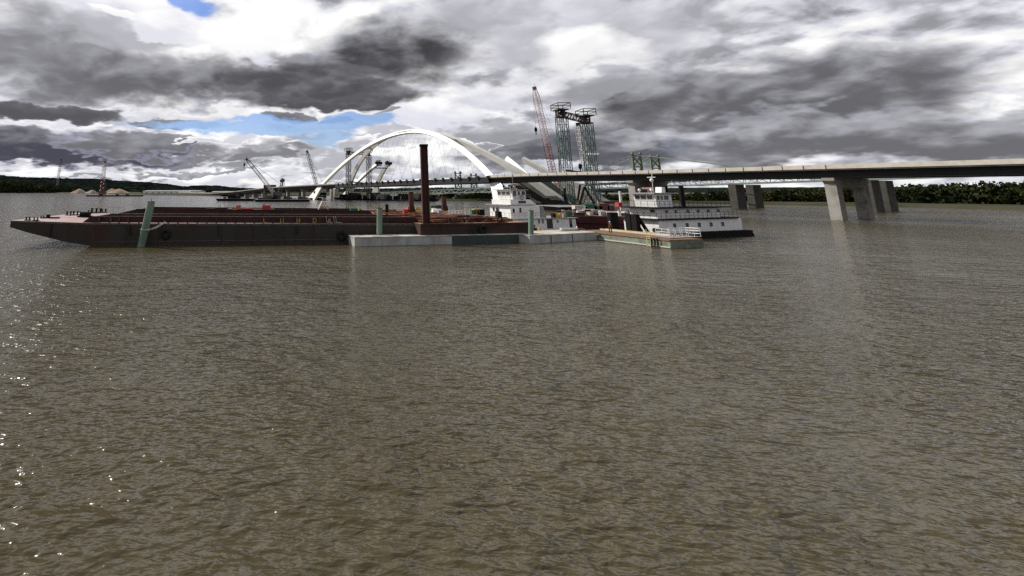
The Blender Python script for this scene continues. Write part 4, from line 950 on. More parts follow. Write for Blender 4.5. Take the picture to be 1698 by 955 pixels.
P = W(724, 355.5, EZ); o = thing('water_tank', P, 'horizontal white tank with grey end beside the shorter round pile', 'tank', None, DRZ); mb = MB(); mb.tube(P-de*.9+UP*.55, P+de*.9+UP*.55, .5, 14); mb.build('body', 'white', o)
for k in (-.6, .6): mb = MB(); mb.beam(P+de*k, P+de*k+UP*.15, .2, .7, de); mb.build('saddle', 'grey', o)
crate(W(730,356,EZ), 1.0, 1.0, .75, 'grey', 'grey crate right of the white tank')
crate(W(718,350.5,EZ), 1.5, 1.2, 1.2, 'greenp', 'olive green crate behind the white tank')
crate(W(727,350.5,EZ), 1.2, 1.2, 1.3, 'towerbrown', 'brown crate behind the white tank, right of the green one')
for px, lab in ((772,'pale upright post on the salmon deck, left of a pair'),(779,'pale upright post on the salmon deck, right of a pair')):
    P = W(px, 357.5, EZ); solo(MB().tube(P, P+UP*1.35, .09, 6), 'post', 'tan', P, lab, 'post')
P = W(755, 357, EZ); o = thing('guard_rail', P, 'low white guard rail standing on the salmon deck', 'railing', None, DRZ); mb = MB()
for k in range(6): mb.tube(P+de*(k-2)*.7, P+de*(k-2)*.7+UP*.9, .05, 4)
for z_ in (.45, .9): mb.tube(P-de*1.4+UP*z_, P+de*2.1+UP*z_, .05, 4)
mb.build('rail', 'white', o)
crate(W(680,350,EZ), 1.5, 1.0, .9, 'orange', 'orange box at the foot of the left round brown pile')
crate(W(692,350.5,EZ), 1.2, 1.0, .9, 'yellow', 'yellow box right of the left round brown pile')
crate(W(673,356.5,EZ), 1.0, .8, 1.0, 'red', 'small red box on the salmon deck near the thin black post')

# grab bucket in front of the towboat
P = W(829.5, 366.3, DZ+.03)
o = thing('winch_drum', P, 'black winch unit standing on the scrap barge before the towboat', 'winch', None, DRZ)
mb = MB(); mb.extr([P-de*.4, P+de*.5, P+de*.35+UP*1.5, P-de*.35+UP*1.6], dn*.9); mb.build('housing', 'black', o)
mb = MB(); mb.tube(P+de*.5+dn*.45+UP*.35, P+de*1.6+dn*.45+UP*.3, .28, 10); mb.build('drum', 'black', o)

# ---------------------------------------------------------------- towboats
def towboat(C1, f, side_hull, lay_, label, group='white towboats'):
    Fv = Vector((f[0], f[1], 0)).normalized(); S = Vector((-Fv.y, Fv.x, 0))
    if S.y > 0: S = -S
    o = thing('towboat', C1, label, 'towboat', group, math.atan2(Fv.y, Fv.x)); o.location.z = 0
    return o, Fv, S
def blk(C, Fv, S, a0, a1, s0, s1, z0, z1, rake=0):
    """block from a0..a1 along the bow direction, s0..s1 toward the camera"""
    p = lambda a, s, z: C+Fv*a+S*s+UP*z
    return MB().hexa([p(a0,s0,z0),p(a1,s0,z0),p(a1,s1,z0),p(a0,s1,z0)], [p(a0,s0,z1),p(a1+rake,s0,z1),p(a1+rake,s1,z1),p(a0,s1,z1)])
def wpane(C, Fv, S, par, face, u0, u1, z0, z1, a=0, s=0, m='glass', name='window', fr='white'):
    """face 'f' = front wall at a, spanning s; 's' = side wall at s, spanning a"""
    if face == 'f':
        w_ = blk(C, Fv, S, a, a+.05, u0-.07, u1+.07, z0-.07, z1+.07).build(name, fr, par); blk(C, Fv, S, a+.052, a+.075, u0, u1, z0, z1).build('pane', m, w_)
    else:
        w_ = blk(C, Fv, S, u0-.07, u1+.07, s, s+.05, z0-.07, z1+.07).build(name, fr, par); blk(C, Fv, S, u0, u1, s+.052, s+.075, z0, z1).build('pane', m, w_)
    return w_
def railing(pts, h_, par, m='black', mid=True):
    mb = MB()
    for a, b in zip(pts[:-1], pts[1:]):
        n = max(1, int((b-a).length/1.1))
        for k in range(n+1): q = a.lerp(b, k/n); mb.tube(q, q+UP*h_, .03, 4)
        mb.tube(a+UP*h_, b+UP*h_, .035, 4)
        if mid: mb.tube(a+UP*h_*.5, b+UP*h_*.5, .025, 4)
    return mb.build('railing', m, par)

def boat(px_c, Yc, f, d, label):
    """d: sighted pixel columns and rows; C = near front corner of the pilothouse in plan"""
    Fv = Vector((f[0], f[1], 0)).normalized(); S = Vector((-Fv.y, Fv.x, 0))
    if S.y > 0: S = -S
    C = at(px_c, 320, Yc); C.z = 0
    o = thing('towboat', C, label, 'towboat', 'white towboats', math.atan2(Fv.y, Fv.x))
    fx = lambda px, s=0: on(px, 325, C+S*s, Fv)[0]           # a on the side wall plane
    sx_ = lambda px, a=0: on(px, 325, C+Fv*a, S)[0]          # s on the front wall plane
    zz = lambda py, P=C: at(px_c, py, P.y).z
    return o, C, Fv, S, fx, sx_, zz
# --- first boat
o, C, Fv, S, fx, sx_, zz = boat(850, 101.5, (-.93,-.36), None, 'white three decked towboat with dark name board beside the scrap barge')
zr, zp, z3, z2, z1, z0 = zz(314), zz(331), zz(340.5), zz(362), zz(362), zz(380.5)
B_ = lambda *a, **k: blk(C, Fv, S, *a, **k)
aw = fx(872); ws = sx_(825.5)
B_(aw, 0, ws, 0, zp, zr-.12, rake=.25).build('pilothouse', 'white', o)
B_(aw-.4, .75, ws-.4, .4, zr-.118, zr+.02).build('roof', 'grey', o)
for p0, p1 in ((826.8,831.6),(833.4,839.4),(841,846.6)): wpane(C, Fv, S, o, 'f', sx_(p0), sx_(p1), zz(323.5), zz(316.5), a=.13)
for p0, p1, y0, y1 in ((850.6,855.6,325,316.5),(858.6,862.2,323.5,317),(865,870.4,323.5,317)): wpane(C, Fv, S, o, 's', fx(p1), fx(p0), zz(y0), zz(y1), s=0)
s3 = .35; A3 = fx(880, s3)
B_(A3, .9, ws-.8, s3, z3+.14, zp-.002).build('upper_deckhouse', 'white', o)
B_(A3, 1.9, ws-1.6, s3+.45, z3, z3+.137).build('deck_edge', 'grey', o)
MB().extr([C+Fv*(A3-.01)+S*s3+UP*(z3+.14), C+Fv*(A3-1.2)+S*s3+UP*(z3+.14), C+Fv*(A3-.01)+S*s3+UP*(zp-.1)], -S*(s3-ws+.8)).build('wing_plate', 'white', o)
u0, u1 = fx(871, s3), fx(859, s3); B_(u0, u1, s3+.01, s3+.05, zz(337), zz(333)).build('name_board', 'black', o)
for k in range(6): B_(u0+.12+k*(u1-u0-.2)/6, u0+.12+k*(u1-u0-.2)/6+.1, s3+.053, s3+.06, zz(336), zz(334.2)).build('name_stroke', 'grey', o)
mb = MB(); q = C+Fv*fx(865, s3)+S*(s3+.1)+UP*(zp+.35); mb.torus(q, S, .33, .07, 14, 6); mb.build('life_ring', 'boomred', o)
railing([C+Fv*A3+S*(s3-.05)+UP*zp, C+Fv*.8+S*(s3-.05)+UP*zp, C+Fv*.8+S*(ws-.7)+UP*zp], .9, o, 'grey')
s2 = .7; A2 = fx(893, s2); F2 = 1.3
B_(A2, F2, ws-1.0, s2, z2, z3-.002).build('middle_deckhouse', 'white', o)
B_(A2+.5-2.2, F2+.9, ws-1.8, s2+.6, z2-.14, z2-.003).build('deck_edge', 'white', o)
for p0, p1, y0, y1 in ((848.4,851.4,352,345.5),(859.4,862.4,352,344.5)): wpane(C, Fv, S, o, 's', fx(p1, s2), fx(p0, s2), zz(y0), zz(y1), s=s2)
wpane(C, Fv, S, o, 'f', sx_(824,F2), sx_(826.3,F2), zz(350.5), zz(345), a=F2)
for p0, p1 in ((811.5,814),(816.5,819)): wpane(C, Fv, S, o, 'f', sx_(p0+5,F2), sx_(p1+5,F2), zz(351), zz(345), a=F2)
railing([C+Fv*(A2-1)+S*(s2+.5)+UP*z2, C+Fv*(F2+.8)+S*(s2+.5)+UP*z2, C+Fv*(F2+.8)+S*(ws-1.7)+UP*z2], 1.0, o, 'grey')
# funnels
for k in (0, -3.2):
    a0 = fx(903, s2-.6); mb = MB(); P_ = C+S*(s2-.6+k)
    mb.extr([P_+Fv*a0+UP*z2, P_+Fv*(a0+1.9)+UP*z2, P_+Fv*(a0+1.9)+UP*zz(342), P_+Fv*(a0+.6)+UP*zz(341.5)], -S*1.1); mb.build('funnel', 'grey', o)
s1 = 1.2; A1 = fx(951, s1); zt = z1-.16
B_(A1, F2+1.6, ws-1.6, s1, z0, zt).build('main_deckhouse', 'white', o)
B_(A1-.5, F2+1.9, ws-2.0, s1+.25, zt+.003, zt+.12).build('roof_deck', 'grey', o)
for p0, p1, y0, y1 in ((889,891.8,371.5,362.8),(895,898.2,371.5,362.8),(919.2,922.4,371,365)): wpane(C, Fv, S, o, 's', fx(p1, s1), fx(p0, s1), zz(y0)+.1, zz(y1)-.12, s=s1)
for p0, p1 in ((903,912.5),(940.2,944.4)): wpane(C, Fv, S, o, 's', fx(p1, s1), fx(p0, s1), z0+.1, zz(363)-.1, s=s1, name='door', m='towerbrown' if p0 < 910 else 'glass')
B_(A1-1, F2+3.2, ws-2.4, s1+1.3, -.8, .55).build('hull', 'black', o)
B_(A1-.9, F2+3.1, ws-2.3, s1+1.2, .553, z0-.002).build('main_deck', 'grey', o)
mb = MB(); q = C+Fv*(fx(862))+S*-1.2+UP*zr; mb.ball(q+UP*.9, .5, 12, 6, (2.2,1,.5)); mb.tube(q, q+UP*.7, .12, 6); mb.build('radar', 'boompink', o)
mb = MB(); q = C+Fv*-1.0+S*-1.0+UP*zr; mb.tube(q, q+UP*3.4, .05, 5); mb.tube(q-S*.5+UP*2.6, q+S*.5+UP*2.6, .035, 4); mb.build('mast', 'grey', o)
mb = MB(); q = C+Fv*.2+S*-2.3+UP*zr; mb.tube(q, q+UP*.5, .06, 6); mb.ball(q+UP*.55, .22, 8, 6); mb.build('searchlight', 'black', o)
mb = MB(); q = C+Fv*-.4+S*-.6+UP*zr; mb.tube(q, q+UP*.4, .06, 6); mb.ball(q+UP*.5, .2, 8, 6); mb.build('searchlight', 'black', o)
boat1 = (o, C, Fv, S, fx, zt)
for i, (px, m_, lab) in enumerate(((915,'black','black air tank on the roof of the lower deckhouse, left of the yellow ones'),(919,'yellow','yellow gas bottle rack on the towboat roof, left one'),(925,'yellow','yellow gas bottle rack on the towboat roof, right one'),(932,'grey','grey locker on the roof of the lower deckhouse'))):
    a_ = fx(px, s1-1); P = C+Fv*a_+S*(s1-1)+UP*(zt+.12)
    crate(P, .62, .7, .75, m_, lab, math.atan2(Fv.y, Fv.x), 'locker', 'locker')
# gangway dinghy and cone
# --- second boat
o, C, Fv, S, fx, sx_, zz = boat(1087, 92, (-.93,-.36), None, 'white towboat at the right with black push knees and wide windows')
B_ = lambda *a, **k: blk(C, Fv, S, *a, **k)
zr, zp, z2t, z2, z1, z0 = zz(320), zz(343.5), zz(345.5), zz(362.5), zz(364.5), zz(385)
ws = sx_(1052); aw = fx(1113)
B_(aw, 0, ws, 0, zp, zr-.15, rake=.3).build('pilothouse', 'white', o)
B_(aw-.5, .9, ws-.5, .4, zr-.147, zr+.05).build('roof', 'grey', o)
for p0, p1 in ((1054.5,1062.2),(1063.8,1072.6),(1074.4,1083)): wpane(C, Fv, S, o, 'f', sx_(p0), sx_(p1), zz(330.5), zz(323.8), a=.2)
for p0, p1 in ((1088.4,1092.6),(1094.6,1097.8),(1100.5,1107.5)): wpane(C, Fv, S, o, 's', fx(p1), fx(p0), zz(331), zz(324.3), s=0)
LB = -19.0
B_(LB+2, 2.0, ws-1.4, 1.2, z2t, zp-.003).build('deck_edge', 'black', o)
railing([C+Fv*(LB+2.3)+S*1.1+UP*zp, C+Fv*1.9+S*1.1+UP*zp, C+Fv*1.9+S*(ws-1.3)+UP*zp], 1.0, o)
s2 = .45; F2 = .8
B_(LB+4, F2, ws-.6, s2, z2, z2t-.003).build('middle_deckhouse', 'white', o)
wpane(C, Fv, S, o, 'f', sx_(1075.5,F2), sx_(1082.8,F2), zz(352), zz(347.2), a=F2)
for p0, p1 in ((1099.5,1104),(1114.6,1119)): wpane(C, Fv, S, o, 's', fx(p1, s2), fx(p0, s2), zz(353), zz(348.5), s=s2)
for k in range(4): a_ = fx(1119, s2)-3.0-k*2.6; wpane(C, Fv, S, o, 's', a_, a_+.7, zz(353), zz(348.5), s=s2)
B_(LB+1, F2+1.6, ws-1.6, 1.6, z1, z2-.003).build('deck_edge', 'black', o)
railing([C+Fv*(LB+1.2)+S*1.5+UP*z2, C+Fv*(F2+1.5)+S*1.5+UP*z2, C+Fv*(F2+1.5)+S*(ws-1.5)+UP*z2], 1.0, o)
s1 = 1.5
B_(LB, F2+1.0, ws-1.2, s1-.2, z0, z1-.003).build('main_deckhouse', 'white', o)
for k in range(5): a_ = F2-3.0-k*3.0; wpane(C, Fv, S, o, 's', a_, a_+.7, zz(377), zz(370), s=s1-.2)
wpane(C, Fv, S, o, 'f', ws+.4, ws+1.3, z0+.1, zz(368), a=F2+1.0, name='door', m='grey')
B_(LB-1, F2+4.0, ws-2.0, s1+1.0, -.8, .42).build('hull', 'black', o)
B_(LB-.9, F2+3.9, ws-1.9, s1+.9, .423, max(z0-.003, .5)).build('main_deck', 'black', o)
for k in (0, 1):
    s_ = sx_(1067, F2)+k*1.15; P_ = C+S*s_; mb = MB()
    mb.extr([P_+Fv*(F2+4.0)+UP*.1, P_+Fv*(F2+4.9)+UP*.1, P_+Fv*(F2+4.9)+UP*zz(354), P_+Fv*(F2+4.0)+UP*zz(355)], S*.95); mb.build('push_knee', 'black', o)
    mb = MB(); mb.beam(P_+S*.5+Fv*(F2+4.0)+UP*zz(357), P_+S*.5+Fv*(F2+2.0)+UP*(z0+.1), .4, .4); mb.build('knee_brace', 'black', o)
mb = MB(); q = C+Fv*(F2+3.0)+S*(s1+.9)+UP*(z0+.2); mb.tube(q-Fv*2+UP*.4, q+Fv*.6+UP*.4, .35, 10); mb.build('fender_roll', 'rubber', o)
mb = MB(); q = C+Fv*-1.2+S*-1.4+UP*zr; mb.tube(q, q+UP*4.2-Fv*.3, .06, 5); mb.beam(q-S*.8+UP*2.7, q+S*.8+UP*2.7, .1, .1); mb.ball(q+UP*2.2, .32, 8, 6); mb.build('mast', 'white', o)
for k in (-2.9, -.6): mb = MB(); q = C+Fv*.2+S*k+UP*zr; mb.tube(q, q+UP*.4, .07, 6); mb.ball(q+UP*.5, .26, 8, 6); mb.build('searchlight', 'white', o)
mb = MB(); q = C+Fv*-.6+S*-1.8+UP*zr; mb.beam(q+UP*.8-S*1.1, q+UP*.8+S*1.1, .16, .3); mb.tube(q, q+UP*.8, .1, 6); mb.build('radar', 'boompink', o)
mb = MB(); q = C+Fv*-2.6+S*-.9+UP*zr; mb.extr([q, q-Fv*1.0, q-Fv*1.0+UP*1.0, q-Fv*.2+UP*1.0], -S*1.2); mb.build('roof_locker', 'white', o)
for k in (0, -3.0): mb = MB(); q = C+Fv*(aw-3.5)+S*(-.6+k)+UP*(zp); mb.tube(q, q+UP*3.6, .4, 12); mb.build('exhaust_stack', 'black', o)
boat2 = (o, C, Fv, S)

# ---------------------------------------------------------------- red barge with site clutter
ra, rb = W(951, 385.5), W(1062, 389.0); ra2 = W(951, 357.6, 3.05); ra = Vector((ra2.x, ra2.y, 0)); rb2 = W(1046, 359.2, 3.05); rb = Vector((rb2.x, rb2.y, 0))
re_ = (rb-ra).normalized(); rn = Vector((-re_.y, re_.x, 0)); RRZ = math.atan2(re_.y, re_.x); RL = (rb-ra).length+10
rbg = thing('material_barge', ra, 'dark red sided barge crowded with site equipment between the towboats', 'barge', 'raft of work barges', RRZ)
slab(ra-re_*3, re_, rn, RL, 18, -1, 3.0).build('hull', 'redhull', rbg); slab(ra-re_*2.95+rn*.05, re_, rn, RL-.1, 17.9, 3.003, 3.05).build('deck', 'deckrust', rbg)
slab(ra-re_*3-rn*.08, re_, rn, RL, .077, 1.55, 1.68).build('rubbing_strake', 'black', rbg); slab(ra-re_*3-rn*.06, re_, rn, RL, .057, 2.9, 3.1).build('gunwale', 'rim', rbg)
cols = ['rust','white','grey','greenp','tan','wood','rustpile','black','bluepaint','black','boomred','grey']
cn_ = {'orange':'orange','white':'white','grey':'grey','greenp':'dark green','red':'bright red','tan':'cream','rust':'rusty','black':'black','bluepaint':'blue','yellow':'yellow','boomred':'dull red','wood':'timber','rustpile':'dark brown'}
for i in range(96):
    u_ = (i*.618) % 1; v_ = rnd.random(); m_ = cols[(i*5+i//12) % 12]; kind = i % 3; P = ra+re_*(RL*.93*u_-2)+rn*(.8+v_*15)+UP*3.05
    g_ = {0:'crates', 1:'drums', 2:'steel boxes'}[kind]+' in '+cn_[m_]+' on the red barge'; lb = cn_[m_]+' '+{0:'crate', 1:'drum', 2:'long equipment box'}[kind]+' among the clutter on the dark red barge'
    if kind == 0: crate(P, .8+.8*rnd.random(), .8, .3+.45*rnd.random(), m_, lb, RRZ+rnd.random(), group=g_)
    elif kind == 1: drum(P, .30, .88, m_, lb, g_)
    else: crate(P, 1.8+1.4*rnd.random(), 1.0, .3+.45*rnd.random(), m_, lb, RRZ+.2*rnd.random(), 'equipment_box', 'box', g_)
P = W(1040, 354.5, 3.05); crate(P, 2.4, 1.5, 1.25, 'tan', 'cream coloured container at the right end of the dark red barge', RRZ, 'container', 'container')
# further work barge under the towers, with a green machine and a white mast
fb0 = W(935, 352.3); far_barge(930, 1046, 350.8, 1.6, 'black', 'dark work barge under the green lattice frame, behind the red barge', 26, clutter=0)
for i, (px, m_, hh, ww) in enumerate(((958,'tan',2.2,5),(968,'white',1.8,3),(978,'greenp',2.6,7),(990,'greenp',2.0,5),(1000,'boomred',3.0,6),(1011,'boomred',2.2,4),(1022,'grey',1.8,5),(1027,'red',3.5,2.2),(1036,'black',1.6,5))):
    P = W(px, 349.5, 1.75); crate(P, ww*.5, 2.2, hh*.7, m_, cn_.get(m_, 'grey')+' '+('tall' if hh > 2.4 else 'low')+(' narrow' if ww < 4 else ' broad')+' unit, '+('first second third fourth fifth sixth seventh eighth ninth'.split()[i])+' from left, under the lattice frame', 0, 'site_unit', 'container')
P = W(1031, 345, 1.7); b_ = at(1027.5, 317, P.y); o = thing('spud_mast', P, 'leaning white mast on the barge right of the lattice frame', 'mast'); mb = MB(); mb.tube(P, b_, .55, 8, .4); mb.build('shaft', 'white', o)
mb = MB(); mb.tube(P, P+UP*.6, 1.0, 10); mb.build('socket', 'grey', o)
# struts of the falsework round the lattice frame
fw = thing('falsework', at(950,345,255)-UP*0, 'brown raking struts of falsework around the feet of the lattice frame', 'falsework'); fw.location.z = 0
for (x0, y0, x1, y1, YY) in ((934,322,948,350,240),(961,338,969,310,240),(969,310,986,338,240),(981,308,994,335,240),(958,332,962,306,240),(936,312,938,345,240)):
    MB().beam(at(x0,y0,YY), at(x1,y1,YY), .7, .7).build('strut', 'towerbrown' if x0 < 975 else 'grey', fw)

# ---------------------------------------------------------------- green barge at the right with its plank deck
GZ = 1.15
ga = W(1000, 398.2); gb = W(1121, 413.0); ge = (gb-ga).normalized(); gn = Vector((-ge.y, ge.x, 0)); gn = gn if gn.x > 0 else -gn; gL = (gb-ga).length
gfar = W(1016, 379.6, GZ); gw = max(3.5, min(8.0, (W(1060,386,GZ)-ga).dot(gn)))
gbg = thing('timber_deck_barge', ga, 'worn green sided barge with brown plank deck at the right', 'barge', 'raft of work barges', math.atan2(ge.y, ge.x))
slab(ga-ge*6, ge, gn, gL+5.2, gw, -.8, GZ-.18).build('hull', 'bargegreen', gbg)
slab(ga-ge*6-gn*.12, ge, gn, gL+5.2, gw+.12, GZ-.177, GZ).build('plank_deck', 'wood', gbg)
slab(ga-ge*6-gn*.16, ge, gn, gL+5.2, .157, .05, .2).build('rubbing_strake', 'rope', gbg)
for w0, m_ in ((gw-.35, 'yellow'), (gw-1.5, 'tan')): slab(ga-ge*5.5+gn*w0, ge, gn, gL*.72+5, .3, GZ+.003, GZ+.22).build('kerb_timber', m_, gbg)
# ladder over the side
qa = W(1073.5, 407.5); t_ = (qa-ga).dot(ge); la = ga+ge*t_-gn*.22; o = thing('ladder', la, 'pale yellow ladder hooked over the side of the green barge', 'ladder', None, math.atan2(ge.y, ge.x))
for k in (0, .62): mb = MB(); mb.tube(la+ge*k-UP*.1, la+ge*k+UP*2.35+gn*.1, .045, 6); mb.build('stile', 'ladder', o)
for k in range(7): mb = MB(); mb.tube(la+UP*(.05+k*.32)+gn*.014*k, la+ge*.62+UP*(.05+k*.32)+gn*.014*k, .028, 5); mb.build('rung', 'ladder', o)
for i, px in enumerate((1084, 1089, 1094)):
    qa = W(px, 408.5+i*.6); t_ = (qa-ga).dot(ge); q = ga+ge*t_-gn*.3; solo(MB().tube(q-UP*.6, q+UP*1.25, .09, 8), 'fender_post', 'black', q, 'black fender post against the green barge right of the ladder', 'post', 'black fender posts')
# dark hull with white rail at the frame edge
ha = W(1113.5, 409.5); o = thing('crew_boat', ha, 'small dark hulled crew boat with white guard rail at the far right of the raft', 'boat', None, math.atan2(ge.y, ge.x)+.2)
hd_ = Vector((.93, .36, 0)).normalized(); hn_ = Vector((-hd_.y, hd_.x, 0)); hL = 6.5
mb = MB(); mb.hexa([ha-UP*.5+hd_*.3, ha+hd_*hL-UP*.5, ha+hd_*(hL-.3)+hn_*2.2-UP*.5, ha+hd_*.3+hn_*2.2-UP*.5], [ha+UP*1.2, ha+hd_*(hL+.3)+UP*1.2, ha+hd_*hL+hn_*2.5+UP*1.2, ha+hn_*2.5+UP*1.2]); mb.build('hull', 'black', o)
mb = MB(); mb.hexa([ha+UP*1.203+hd_*.05+hn_*.05, ha+hd_*(hL+.2)+UP*1.203+hn_*.05, ha+hd_*hL+hn_*2.4+UP*1.203, ha+hn_*2.4+hd_*.05+UP*1.203], [ha+UP*1.24+hd_*.05+hn_*.05, ha+hd_*(hL+.2)+UP*1.24+hn_*.05, ha+hd_*hL+hn_*2.4+UP*1.24, ha+hn_*2.4+hd_*.05+UP*1.24]); mb.build('deck', 'grey', o)
mb = MB(); cs = [ha+hd_*.1+hn_*.1, ha+hd_*hL+hn_*.1, ha+hd_*hL+hn_*2.3, ha+hd_*.1+hn_*2.3]
for a, b in zip(cs, cs[1:]+cs[:1]):
    n = max(1, int((b-a).length/1.2))
    for k in range(n): q = a.lerp(b, k/n)+UP*1.24; mb.tube(q, q+UP*1.15, .045, 5)
    for z_ in (.4, .78, 1.15): mb.tube(a+UP*(1.24+z_), b+UP*(1.24+z_), .04, 5)
mb.build('guard_rail', 'white', o)
# dark bollard cluster behind the worker
P = W(1018, 379, 1.0); P.z = 0; solo(MB().tube(P-UP*1, P+UP*(at(1018,352.5,P.y).z), .95, 16), 'mooring_dolphin', 'black', P, 'thick black mooring dolphin behind the worker in orange', 'dolphin')

# things on the pale pontoon
P = W(957, 382.2, hx); o = thing('traffic_cone', P, 'red and white striped cone on the pale pontoon', 'cone'); mb = MB(); mb.box(P.x-.25, P.x+.25, P.y-.25, P.y+.25, P.z+.002, P.z+.06); mb.build('base', 'red', o)
mb = MB(); mb.tube(P+UP*.06, P+UP*.45, .19, 12, .13); mb.build('lower_cone', 'red', o); mb = MB(); mb.tube(P+UP*.452, P+UP*.7, .127, 12, .08); mb.build('band', 'white', o); mb = MB(); mb.tube(P+UP*.702, P+UP*.98, .078, 12, .03); mb.build('tip', 'red', o)
P = W(944, 382.2, hx); o = thing('dinghy', P, 'small white dinghy on the pale pontoon left of the cone', 'dinghy', None, -.1)
mb = MB(); n = 9
secs = []
for k in range(n):
    x = -1.4+2.8*k/(n-1); wv = .55*(1-(max(0, x)/1.5)**2)**.6; secs.append([(x,-wv,.42),(x,-wv*.75,.05),(x,0,0.0),(x,wv*.75,.05),(x,wv,.42)])
mb.add([Vector(v)+P for s_ in secs for v in s_], [(k*5+i, (k+1)*5+i, (k+1)*5+i+1, k*5+i+1) for k in range(n-1) for i in range(4)]+[(0,1,2,3,4)]); mb.build('hull', 'white', o, smooth=True)
MB().box(P.x-.2, P.x+.1, P.y-.45, P.y+.45, P.z+.3, P.z+.34).build('thwart', 'wood', o)
P = W(900, 381.5, 1.2); 
MB_c = [('black','black coil of hose at the left end of the raised dock',891),('yellow','yellow bucket on the dock below the towboat',897)]
# narrow dock between pontoon and towboat
q0 = W(882, 383.5, 1.1); q1 = W(958, 380.5, 1.1); dk = (q1-q0).normalized(); dnk = Vector((-dk.y, dk.x, 0)); q0.z = 0
dock = thing('floating_dock', q0, 'narrow olive floating dock between the wide pale pontoon and the towboat', 'dock', None, math.atan2(dk.y, dk.x))
slab(q0+dk*.6+dnk*.2, dk, dnk, (q1-q0).length-1, 2.2, -.5, 1.02).build('float', 'bargegreen', dock); slab(q0+dk*.6+dnk*.2, dk, dnk, (q1-q0).length-1, 2.2, 1.023, 1.12).build('deck', 'deckrust', dock)
P = q0+dk*1.6+dnk*1.0+UP*1.12; o = thing('hose_coil', P, 'black hose coil on the olive dock below the towboat windows', 'hose'); mb = MB()
for k in range(3): mb.torus(P+UP*(.08+.14*k), UP, .38-.04*k, .07, 18, 6)
mb.build('coil', 'rubber', o); mb = MB(); mb.tube(P+UP*.5, P+UP*.95, .12, 8); mb.build('nozzle', 'black', o)
drum(q0+dk*2.8+dnk*1.1+UP*1.12, .22, .45, 'yellow', 'small yellow pail on the olive dock', name='pail', cat='pail')

